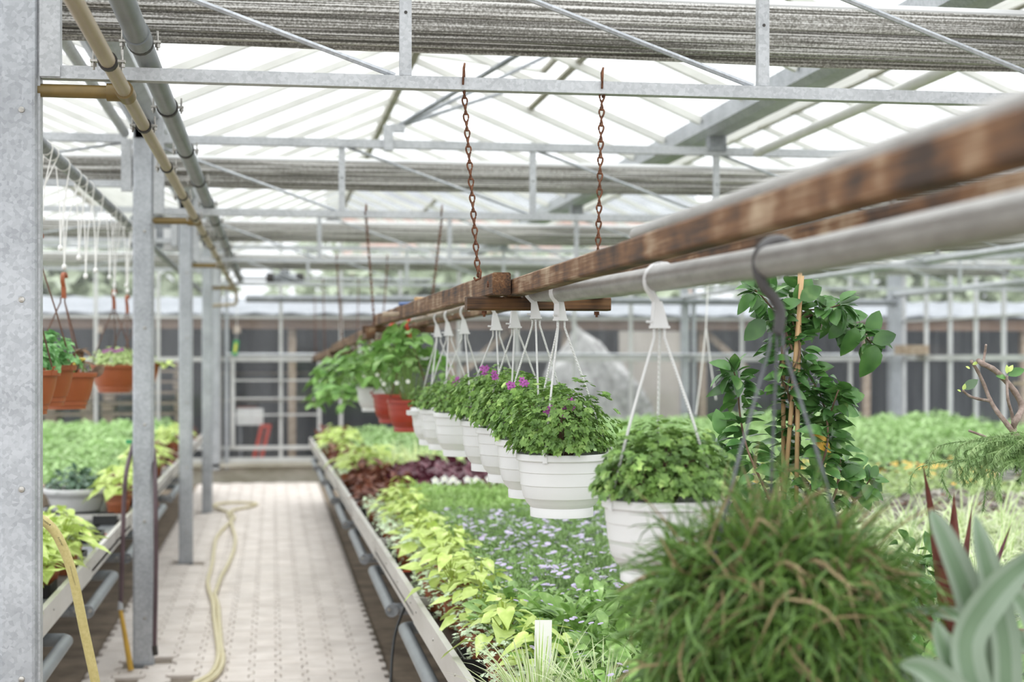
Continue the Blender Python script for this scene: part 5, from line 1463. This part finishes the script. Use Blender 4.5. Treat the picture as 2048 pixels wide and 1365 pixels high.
# light green fine-leaved block with white flowers behind the daisies
FIN = []
for v in range(3):
    rr = random.Random(150 + v); mb = MB()
    for k in range(200):
        u = rdir(rr, .05); s = rr.uniform(.7, 1.05); p = V(u.x * .13 * s, u.y * .13 * s, .05 + u.z * .125 * s)
        leaf(mb, lm(p, (u + rdir(rr, -1) * .8).normalized(), rdir(rr, -1)), rr.uniform(.022, .04), OVAL, .2, .1)
    FIN.append([('foliage', mb.mesh('foliage', leafmat('light_fine_leaf_%d' % v, '#7e9a56', '#9db875', '#bacd98', .28, .42, 28, .16, 1.3)), None, 'stuff'), ('pot', POT_B)])
field('bedding_plant', FIN, scatter(.86, 2.15, 8.1, 9.35, .17, .25, 3), 'fine light green bedding plant behind the daisies', 'plant', 'light green block behind the daisies')
for k in range(7):
    x = .98 + .07 * k + R.uniform(-.02, .02); y = 9.25 + R.uniform(-.05, .08)
    t = spawn('white_pansy', [('stem', MB().tube([(0, 0, .0), (0, 0, .2)], .002, 5).mesh('stem', M['greenstem'])), ('flower', BLOS, lm((0, 0, .21), (1, 0, .3), (0, -1, .6), .024)), ('flower', BLOS, lm((.03, 0, .19), (1, 0, .3), (0, -1, .6), .02))],
              (x, y, ZB), 0, 1.0, 'small white flower standing in front of the maroon leaves', 'flower', 'white flowers before the maroon leaves')

# maroon block, brown-red coleus
MAR = []
for v in range(3):
    MAR.append([('foliage', tuft(170 + v, 46, .14, .13, OVAL, .1, M['maroon'], 'foliage', .3, .5, .0, .06, .5), None, 'stuff'), ('pot', POT_B)])
field('maroon_plant', MAR, scatter(.98, 2.15, 9.55, 11.2, .2, .25, 4), 'glossy dark maroon leafy plant on the right bench', 'plant', 'maroon leafy plants on the right bench', 1.0, 1.3)
COLE = []
for v in range(3):
    COLE.append([('foliage', tuft(180 + v, 44, .13, .14, OVAL, .095, M['coleus'], 'foliage', .25, .5, .0, .05, .5), None, 'stuff'), ('pot', POT_T)])
field('coleus', COLE, [(edge(y) + d_, y) for y, d_ in [(9.35, .17), (9.55, .3), (9.75, .16), (9.95, .34), (10.2, .2), (10.4, .36), (10.65, .18), (10.9, .3), (11.1, .18)]], 'brown-red coleus between the lime vines on the right bench', 'plant', 'coleus on the right bench')
field('coleus', COLE, [(edge(y) + d_, y) for y, d_ in [(12.9, .16), (13.2, .3), (13.5, .18), (13.8, .28), (16.2, .16), (16.5, .3), (16.8, .18)]], 'distant brown-red coleus at the far end of the right bench', 'plant', 'distant coleus on the right bench')
field('coleus', COLE, [(-.94, 10.15), (-1.0, 10.4), (-1.02, 10.7), (-.96, 10.9), (-1.06, 11.3), (-.98, 13.3), (-1.05, 13.6), (-.97, 13.9), (-.98, 17.0), (-1.05, 17.4), (-.97, 17.8)], 'brown-red coleus along the left bench edge', 'plant', 'coleus on the left bench')

# variegated grasses
def grass_mesh(seed, n, L0, L1, w, sag, rad, mats, up=1.2):
    rr = random.Random(seed); mb = MB()
    for k in range(n):
        a = rr.uniform(0, 6.28); q = V(math.cos(a), math.sin(a), 0)
        blade(mb, q * rad * rr.random() + V(0, 0, .05), q * rr.uniform(.15, 1) + V(0, 0, up * rr.uniform(.4, 1.1)), rr.uniform(L0, L1), w * rr.uniform(.7, 1.2), sag * rr.uniform(.4, 1.4), 6, (0, 1), rdir(rr, -1) * .3)
    return mb.mesh('blades', mats)
CAR = [[('blades', grass_mesh(200 + v, 56, .2, .33, .013, 1.1, .05, [M['cream'], M['lime']]), None, 'stuff'), ('pot', POT_B)] for v in range(3)]
field('variegated_grass', CAR, [(.95 + .17 * k, 11.55 + .1 * (k % 2) + R.uniform(-.05, .05)) for k in range(8)] + [(.9 + .19 * k, 11.85) for k in range(7)], 'yellow-green variegated grass behind the maroon leaves', 'plant', 'variegated grasses behind the maroon leaves')
BIGG = [('blades', grass_mesh(230, 190, .15, .27, .0105, 1.0, .07, [M['cream'], M['bladegreen']], 1.3), None, 'stuff'), ('pot', pot_mesh(.08, .11, M['blacktray']))]
spawn('striped_sedge', BIGG, (.665, 3.74, ZB), .4, 1.0, 'cream striped grass clump at the bottom of the right bench', 'plant')
spawn('striped_sedge', [('blades', grass_mesh(231, 150, .15, .26, .0105, 1.1, .06, [M['cream'], M['bladegreen']], 1.1), None, 'stuff'), ('pot', BIGG[1][1])], (.815, 3.68, ZB), 2, 1.0, 'second cream striped grass clump beside the white card', 'plant')
t = thing('plant_label', 'blank white card stuck in the pot behind the striped grass', 'label', (.71, 3.93, ZB))
ob('card', MB().bar((.71, 3.93, .83), (.714, 3.94, .965), .046, .002, (0, 1, 0)), M['paper'], t)
ob('stake', MB().bar((.709, 3.93, ZB), (.71, 3.93, .84), .02, .002, (0, 1, 0)), M['paper'], t)
SPI = [[('blades', grass_mesh(210 + v, 60, .2, .38, .014, 2.2, .05, [M['cream'], M['bladegreen']], 1.0), None, 'stuff'), ('pot', POT_B)] for v in range(3)]
field('spider_plant', SPI, scatter(2.36, 4.6, 4.7, 7.6, .3, .25, 5), 'white striped spider plant on the broad right bench', 'plant', 'spider plants on the broad right bench')
HEU = [[('foliage', scall_tuft(240 + v, 60, .15, .1, .038, M['heuchera'], .0), None, 'stuff'), ('pot', POT_T)] for v in range(3)]
field('heuchera', HEU, scatter(2.4, 5.4, 7.85, 9.1, .31, .25, 6), 'grey-purple leaved plant in a brown pot behind the spider plants', 'plant', 'grey-purple plants on the broad right bench')
YF = MB(); flower_mb(YF, Matrix.Identity(4), 1.0, 0, 0, 6); YFL = YF.mesh('flower', plain('orange_yellow_petal', '#d8a83a', '#e6c060', 0.6))
YEL = []
for v in range(3):
    rr = random.Random(250 + v); spec = [('foliage', tuft(250 + v, 90, .17, .1, OVAL, .05, M['pale'], 'foliage', .2, .2, 0, .04), None, 'stuff')]
    for k in range(6):
        u = rdir(rr, .6); spec.append(('flower', YFL, lm((u.x * .16, u.y * .16, .07 + u.z * .09), (1, 0, 0), (0, -.4, 1), .02))) if v != 1 or k < 2 else None
    YEL.append(spec)
field('bedding_plant', YEL, scatter(2.4, 5.4, 9.35, 11.4, .36, .25, 7), 'pale green bedding plant with orange-yellow flowers at right', 'plant', 'orange-yellow bedding plants at right')
# bright green block plants
GRN = []
for v in range(4):
    GRN.append([('foliage', tuft(260 + v, 85, .2, .13, OVAL, .062, M['fresh'], 'foliage', .2, .25, 0, .07), None, 'stuff'), ('pot', POT_B)])
field('green_bedding_plant', GRN, scatter(lambda y: max(.95, edge(y) + .4), 2.15, 12.2, 17.1, .27, .3, 8), 'bright green leafy plant on the far part of the right bench', 'plant', 'bright green plants on the right bench', limit=80)
field('green_bedding_plant', GRN, scatter(2.4, 5.4, 11.7, 19.0, .36, .3, 9), 'bright green leafy plant on the broad right bench', 'plant', 'bright green plants on the broad bench', .95, 1.3, limit=70)
field('green_bedding_plant', GRN, scatter(5.7, 8.5, 11.5, 19.0, .42, .3, 10), 'pale bright green leafy plant beside the right glass wall', 'plant', 'bright green plants by the right wall', 1.1, 1.5, limit=20)
field('green_bedding_plant', GRN, scatter(-2.65, -1.16, 10.4, 18.6, .3, .3, 11), 'bright green leafy plant on the left bench', 'plant', 'bright green plants on the left bench', .95, 1.25, limit=110)
field('green_bedding_plant', GRN, scatter(-3.75, -2.85, 12.6, 18.6, .36, .3, 12), 'bright green leafy plant on the farthest left bench', 'plant', 'bright green plants on the farthest left bench', 1.0, 1.3, limit=8)
field('green_bedding_plant', GRN, scatter(1.3, 2.15, 11.3, 12.0, .3, .3, 13), 'bright green leafy plant just behind the variegated grasses', 'plant', 'bright green plants behind the grasses', .9, 1.1)

# white planter with dark shiny plant on the left bench
t = thing('white_planter', 'wide white bowl planter of dark shiny leaves on the left bench', 'planter', (-1.23, 9.85, ZB))
PLN = [(0, 0.0), (.145, 0), (.15, .004), (.178, .085), (.182, .088), (.196, .112), (.204, .113), (.206, .118), (.206, .138), (.202, .142), (.194, .142), (.19, .12)]
ob('bowl', MB().lathe(PLN, 40, (-1.23, 9.85, ZB)), M['white'], t, 30)
ob('soil', MB().disc(.19, .12, 30, (-1.23, 9.85, ZB)), M['pot_soil'], t)
put('foliage', tuft(300, 190, .19, .15, OVAL, .062, M['impatiens'], 'foliage', .2, .35, .0, .1, .6), t, Matrix.Translation((0, 0, .02)), 'stuff')
t = thing('cardboard_box', 'plain brown cardboard box on the left bench behind the white planter', 'box', (-1.62, 10.1, ZB))
ob('body', MB().box((-1.62, 10.1, ZB + .07), (.34, .24, .14)), M['crate'], t)
ob('flap', MB().bar((-1.62, 9.98, ZB + .14), (-1.62, 9.88, ZB + .16), .33, .006), M['crate'], t)
t = thing('seed_tray', 'grey plastic tray lying on the left bench beside the white planter', 'tray', (-1.5, 9.3, ZB))
ob('base', MB().box((-1.5, 9.3, ZB + .012), (.3, .34, .02)), M['galv_dark'], t)
for s in (-1, 1):
    ob('rim', MB().box((-1.5 + s * .145, 9.3, ZB + .03), (.012, .34, .05)), M['galv_dark'], t)
    ob('rim', MB().box((-1.5, 9.3 + s * .165, ZB + .03), (.3, .012, .05)), M['galv_dark'], t)
# orange plant tags and black trays along the bench edges
for i, (x, y) in enumerate([(edge(6.7) + .06, 6.7), (edge(9.0) + .07, 9.0), (edge(4.12) + .07, 4.1), (-.93, 8.35), (-.97, 5.45), (-1.02, 6.0), (edge(12.3) + .07, 12.3), (edge(9.9) + .05, 9.9)]):
    t = thing('plant_tag', ['orange tag lying by the rail in the middle of the right bench', 'orange tag lying at the rail beside the coleus', 'orange-topped stake at the bottom edge of the right bench', 'orange tag on the left bench beside the white planter',
        'orange tag on the left bench behind the yellow hose', 'pale orange tag among the lime vines on the left', 'tiny orange tag far along the right bench', 'small orange tag below the coleus on the right bench'][i], 'plant tag', (x, y, ZB))
    if i == 2:
        ob('cap', MB().lathe([(0, .045), (.014, .045), (.014, .03), (.011, .03)], 12, (x, y, ZB)), M['orange'], t, 30)
        ob('stake', MB().lathe([(.013, .03), (.012, .0)], 12, (x, y, ZB)), M['blacktray'], t, 30)
    else:
        a = R.uniform(-.4, .4); d = V(math.cos(a), math.sin(a), 0)
        ob('head', MB().bar(V(x, y, ZB + .014), V(x, y, ZB + .016) + d * .045, .022, .006), M['orange'], t)
        ob('stake', MB().bar(V(x, y, ZB + .013), V(x, y, ZB + .008) - d * .05, .014, .004), M['paper' if i % 2 else 'orange'], t)
for i, (x, y) in enumerate([(-.94, 5.62), (-.95, 6.35), (-.94, 7.3), (-.95, 8.15), (-.96, 9.05), (edge(9.2) + .1, 9.2), (edge(7.1) + .09, 7.15), (edge(4.65) + .1, 4.62)]):
    t = thing('empty_tray', ['black empty pot tray behind the yellow hose', 'black empty tray on the left bench, second from the hose', 'black empty tray on the left bench beside a lime vine', 'black empty tray just left of the purple hose', 'black empty tray right of the purple hose',
         'black empty tray by the rail below the coleus', 'black empty tray by the rail beside the daisies', 'black empty tray at the rail joint of the right bench'][i], 'tray', (x, y, ZB))
    ob('base', MB().box((x, y, ZB + .006), (.13, .19, .008)), M['blacktray'], t)
    for s in (-1, 1):
        ob('wall', MB().box((x + s * .065, y, ZB + .028), (.005, .19, .05)), M['blacktray'], t)
        ob('wall', MB().box((x, y + s * .095, ZB + .028), (.13, .005, .05)), M['blacktray'], t)

# ---------- climbing plant on bamboo canes behind the grass basket
CLF = []
for k in range(4):
    mb = MB(); rr = random.Random(k); leaf(mb, Matrix.Identity(4), 1.0, [(0, 0, 0), (.08, .08, .12), (.25, .25, .27), (.5, .5, .32), (.75, .75, .24), (.92, .92, .1), (1, 1, 0)], [.2, .35, .1, .3][k], [.15, .5, .35, .8][k], 0, .02, rr); CLF.append(mb.mesh('leaf', M['climber'], 0))
YC = 3.9
def cp_(px, py, dy=0.0):
    X, Z = xz(px, py, YC + dy); return V(X, YC + dy, Z)
bx, _ = xz(1572, 900, YC)
t = thing('climbing_plant', 'glossy-leaved climbing plant on bamboo canes behind the foreground grass', 'plant', (bx, YC, ZB))
o0 = V(bx, YC, ZB)
PC = MB().lathe([(0, 0), (.085, 0), (.11, .17), (.118, .17), (.118, .2), (.108, .2), (.104, .18), (0, .18)], 24).mesh('pot', M['terracotta'], 30)
put('pot', PC, t)
for (a, b) in (((1556, 1150, .03), (1604, 552, .0)), ((1590, 1150, -.03), (1600, 545, .03)), ((1568, 1150, .06), (1566, 640, .05))):
    put('cane', MB().tube([cp_(*a) - o0, cp_(*b) - o0], .0065, 8).mesh('cane', M['bamboo'], 0), t)
vines = [[(1580, 1120), (1570, 980), (1600, 880), (1575, 780), (1600, 700), (1580, 620), (1600, 570)],
         [(1585, 1100), (1560, 930), (1590, 830), (1560, 740), (1585, 660), (1620, 620), (1680, 640), (1720, 665), (1745, 690)],
         [(1575, 1080), (1620, 980), (1650, 910), (1655, 850), (1640, 790), (1610, 740)],
         [(1575, 1090), (1530, 980), (1495, 900), (1480, 830), (1475, 770), (1468, 745)],
         [(1580, 1100), (1660, 1010), (1680, 935), (1672, 905), (1655, 860), (1670, 800), (1680, 775)],
         [(1580, 1100), (1500, 1000), (1450, 930), (1430, 890)],
         [(1590, 1110), (1650, 1060), (1710, 1000), (1740, 960)],
         [(1585, 700), (1560, 640), (1530, 600), (1510, 580)],
         [(1600, 640), (1650, 620), (1680, 610)]]
rr = random.Random(77); nleaf = 0
for vi, vn in enumerate(vines):
    dy0 = rr.uniform(-.06, .06)
    pts = curve_pts([cp_(px, py, dy0 + .05 * math.sin(k * 1.3 + vi)) - o0 for k, (px, py) in enumerate(vn)], 6)
    put('vine_stem', MB().tube(pts, [.0042 - .0025 * k / len(pts) for k in range(len(pts))], 6, False).mesh('vine_stem', M['brownstem'], 0), t)
    for k in range(2, len(pts)):
        p = pts[k]; tg = (pts[k] - pts[k - 1]).normalized()
        if p.z < .28: continue
        for q in range(3 if k % 2 else 4):
            u = rdir(rr, -1); u = (u - tg * u.dot(tg)).normalized(); u = V(u.x * 1.1, u.y, u.z * .8)
            d = (u + tg * .35 + V(0, -.15, -.1)).normalized(); nrm = (V(0, -.35, 1) + rdir(rr, -1) * .7).normalized()
            s = rr.uniform(.034, .062)
            put('leaf', CLF[rr.randrange(4)], t, lm(p + u * .012, d, nrm, s)); nleaf += 1
def big_leaf(px, py, ang, L, dy=0, mat=None, k=0):
    p = cp_(px, py, dy) - o0; d = V(math.cos(ang), -.15, math.sin(ang))
    put('leaf', CLF[k] if mat is None else mat, t, lm(p, d, V(.1, -1, .35), L))
for a in [(1712, 655, -1.9, .075), (1752, 690, -1.95, .09), (1690, 640, -2.3, .065), (1745, 685, .35, .07), (1735, 670, 1.1, .075), (1700, 640, 1.9, .05), (1530, 640, -2.4, .08), (1590, 610, 1.0, .085), (1470, 770, 2.0, .075), (1600, 600, .55, .07), (1512, 580, 2.6, .05),
          (1640, 855, .9, .075), (1690, 800, .3, .06), (1680, 815, -.35, .06), (1430, 900, 2.9, .07), (1440, 870, 1.7, .07), (1460, 850, 2.7, .07), (1700, 930, .4, .06), (1620, 930, .9, .075), (1610, 940, -.2, .08), (1500, 940, 2.9, .085), (1690, 985, .3, .075), (1735, 960, -.3, .06), (1530, 1000, 2.7, .08), (1660, 870, 2.6, .07)]:
    big_leaf(*a, dy=rr.uniform(-.06, .06), k=rr.randrange(4))
YM = MB(); leaf(YM, Matrix.Identity(4), 1.0, OVAL, .2, .3); YLM = YM.mesh('leaf', M['yellowleaf'], 0)
big_leaf(1622, 870, -.6, .075, -.08, YLM)

# ---------- bare branching shrub at the right edge
YB = 3.75
def bp_(px, py, dy=0.0):
    X, Z = xz(px, py, YB + dy); return V(X, YB + dy, Z)
b0 = bp_(2090, 1330); b0.z = ZB
t = thing('bare_shrub', 'bare pale branches with a few young leaves at the right picture edge', 'shrub', tuple(b0))
br = [([(2085, 1200), (2075, 1050), (2062, 930), (2040, 885), (2026, 860), (2034, 838), (2044, 815), (2030, 785), (2005, 755), (1985, 738), (1965, 728), (1957, 722)], .0105, .0065),
      ([(2040, 885), (2015, 850), (1995, 825), (1980, 800), (1968, 770), (1955, 742), (1942, 722)], .0075, .004),
      ([(1978, 802), (1955, 798), (1938, 792), (1926, 782)], .0042, .003),
      ([(2026, 860), (2024, 830), (2016, 800), (2014, 770), (2014, 752)], .005, .003),
      ([(1966, 728), (1970, 705), (1972, 690)], .004, .0028),
      ([(2100, 930), (2050, 903), (2000, 888), (1965, 872), (1938, 862)], .0045, .003)]
for pl, r0, r1 in br:
    pts = curve_pts([bp_(px, py, .02 * math.sin(px)) - b0 for px, py in pl], 4)
    put('branch', MB().tube(pts, [(r0 + (r1 - r0) * k / (len(pts) - 1)) * (1.12 if k % 4 == 0 else 1) for k in range(len(pts))], 8).mesh('branch', M['bark'], 0), t)
def sl_(px, py, ang, L, k=0):
    put('leaf', FRM[k], t, lm(bp_(px, py) - b0, V(math.cos(ang), -.2, math.sin(ang)), V(0, -.9, .5), L))
FRM = []
for k, mt in enumerate((M['stripe'], M['lime'], M['climber'])):
    mb = MB(); leaf(mb, Matrix.Identity(4), 1.0, OVAL, .2, .2); FRM.append(mb.mesh('leaf', mt, 0))
for a in [(1926, 780, .65, .05, 0), (1926, 782, 1.3, .02, 1), (1922, 784, 2.6, .012, 1), (1945, 730, .5, .018, 1), (1940, 738, 2.6, .014, 1), (2016, 752, .45, .05, 2), (2012, 756, 2.9, .03, 2), (2014, 748, 1.6, .024, 1), (2016, 745, 1.0, .024, 1), (2010, 760, 2.4, .018, 1), (1990, 884, 2.0, .012, 1)]:
    sl_(*a)
put('pot', PC, t, Matrix.Scale(1.1, 4))

# ---------- feathery needle-leaved fronds
YF_ = 3.55
f0 = V(*[xz(2080, 1200, YF_)[0], YF_, ZB])
t = thing('needle_fern', 'feathery drooping needle-leaved fronds at the right picture edge', 'fern', tuple(f0))
rr = random.Random(31)
put('stem', MB().tube([(0, 0, 0), (-.005, 0, .45), (-.01, 0, .58)], [.007, .006, .003], 6).mesh('stem', M['greenstem'], 0), t)
for k in range(30):
    X, Z = xz(rr.uniform(1895, 2060), rr.uniform(890, 960), YF_ + rr.uniform(-.1, .1)); tip = V(X, YF_ + rr.uniform(-.12, .12), Z) - f0
    st = V(0, 0, tip.z + rr.uniform(-.02, .05))
    end = tip + V(-.01 + rr.uniform(-.02, .03), 0, rr.uniform(-.09, -.02))
    pts = curve_pts([st, st.lerp(tip, .5) + V(0, 0, .02), tip, end], 7); mb = MB(); mb.tube(pts, .0016, 4, False)
    for j in range(2, len(pts)):
        tg = (pts[j] - pts[j - 1]).normalized()
        for q in range(16):
            u = rdir(rr, -1); u = (u - tg * u.dot(tg)).normalized()
            blade(mb, pts[j].lerp(pts[j - 1], rr.random()), u + tg * .6, rr.uniform(.012, .021), .0026, .2, 1)
    put('frond', mb.mesh('frond', M['fern']), t)

# ---------- dark red spear leaves
YS = 2.95
def spx(px, py, dy=0):
    X, Z = xz(px, py, YS + dy); return V(X, YS + dy, Z)
s0 = spx(1905, 1330); s0.z = ZB
t = thing('red_spear_plant', 'dark red upright spear leaves beside the pale striped blades', 'plant', tuple(s0))
for (a, b, w, mt) in [((1895, 1300), (1847, 928), .05, 'redleaf'), ((1908, 1300), (1908, 985), .046, 'redleaf'), ((1920, 1290), (1944, 1010), .046, 'redleaf'), ((1945, 1290), (2022, 1045), .042, 'maroon'), ((1975, 1300), (2080, 1120), .035, 'maroon'), ((1900, 1330), (1830, 1180), .028, 'redleaf'), ((1930, 1330), (2010, 1230), .03, 'redleaf')]:
    p = spx(*a) - s0; q = spx(*b, -.02) - s0; p.z = max(p.z, .05)
    mb = MB(); blade(mb, p, q - p, (q - p).length, w, .05, 7, (0, 0), None, .5, .9); put('leaf', mb.mesh('leaf', M[mt], 0), t)
put('pot', PC, t)

# ---------- big pale striped blades, blurred in the lower right corner
YP = 2.0
def pp_(px, py, dy=0):
    X, Z = xz(px, py, YP + dy); return V(X, YP + dy, Z)
p0 = pp_(2010, 1500); p0.z = ZB
t = thing('striped_blade_plant', 'big pale grey-green striped blades filling the lower right corner', 'plant', tuple(p0))
bl = [([(1990, 1450), (1960, 1300), (1930, 1180), (1880, 1060), (1862, 1020)], .05), ([(2010, 1450), (2010, 1300), (1985, 1180), (1960, 1080), (1950, 1030)], .045), ([(1960, 1420), (1930, 1290), (1985, 1190), (2060, 1120), (2140, 1060)], .05),
      ([(2120, 1460), (2090, 1330), (1990, 1255), (1880, 1225), (1800, 1222)], .03), ([(1990, 1460), (1920, 1400), (1850, 1340), (1800, 1330)], .045), ([(2060, 1460), (2080, 1300), (2040, 1200), (1960, 1160)], .045), ([(1940, 1460), (1880, 1380), (1820, 1340), (1760, 1345)], .05),
      ([(2020, 1470), (1950, 1420), (1890, 1300), (1870, 1240)], .045), ([(2080, 1480), (2120, 1340), (2100, 1240), (2060, 1180)], .05), ([(1900, 1480), (1840, 1420), (1790, 1420)], .05)]
rr = random.Random(9)
for k, (pl, w) in enumerate(bl):
    dy = rr.uniform(-.12, .12)
    pts = curve_pts([pp_(px, py, dy + .02 * i) - p0 for i, (px, py) in enumerate(pl)], 5)
    n = len(pts); mb = MB(); vs = []; mi = []
    for i, p in enumerate(pts):
        tg = (pts[min(i + 1, n - 1)] - pts[max(i - 1, 0)]).normalized(); x = tg.cross(V(0, -1, .35 - .1 * (k % 3))).normalized(); nn = x.cross(tg)
        f = i / (n - 1); ww = w / 2 * (1 - max(0, f - .45) ** 1.5 / .55 ** 1.5 * .97)
        vs += [p - x * ww + nn * ww * .35, p - x * ww * .4, p + x * ww * .4, p + x * ww + nn * ww * .35]
    fs = [(i * 4 + j, i * 4 + j + 1, i * 4 + j + 5, i * 4 + j + 4) for i in range(n - 1) for j in range(3)]
    mb.v = [tuple(v) for v in vs]; mb.f = fs; mb.m = [1 if i % 3 == 1 else 0 for i in range(len(fs))]
    put('leaf', mb.mesh('leaf', [M['stripepale'], M['stripe']], 0), t)
put('pot', PC, t, Matrix.Scale(1.3, 4))
# leafy plants standing low between the spider plants and the grass basket
LOW = []
for v in range(2):
    LOW.append([('foliage', tuft(330 + v, 70, .15, .24, OVAL, .07, M['climber'], 'foliage', .3, .4, -.1, .2, .5), None, 'stuff'), ('pot', POT_T)])
for i, (x, y) in enumerate([(1.52, 3.6), (1.78, 4.05), (1.98, 4.4)]):
    spawn('shrubby_plant', LOW[i % 2], (x, y, ZB), i, 1.0, ['dark leafy young plant right behind the foreground grass', 'dark leafy young plant behind the red spear leaves', 'dark leafy young plant in front of the spider plants'][i], 'plant', 'young leafy plants behind the grass')
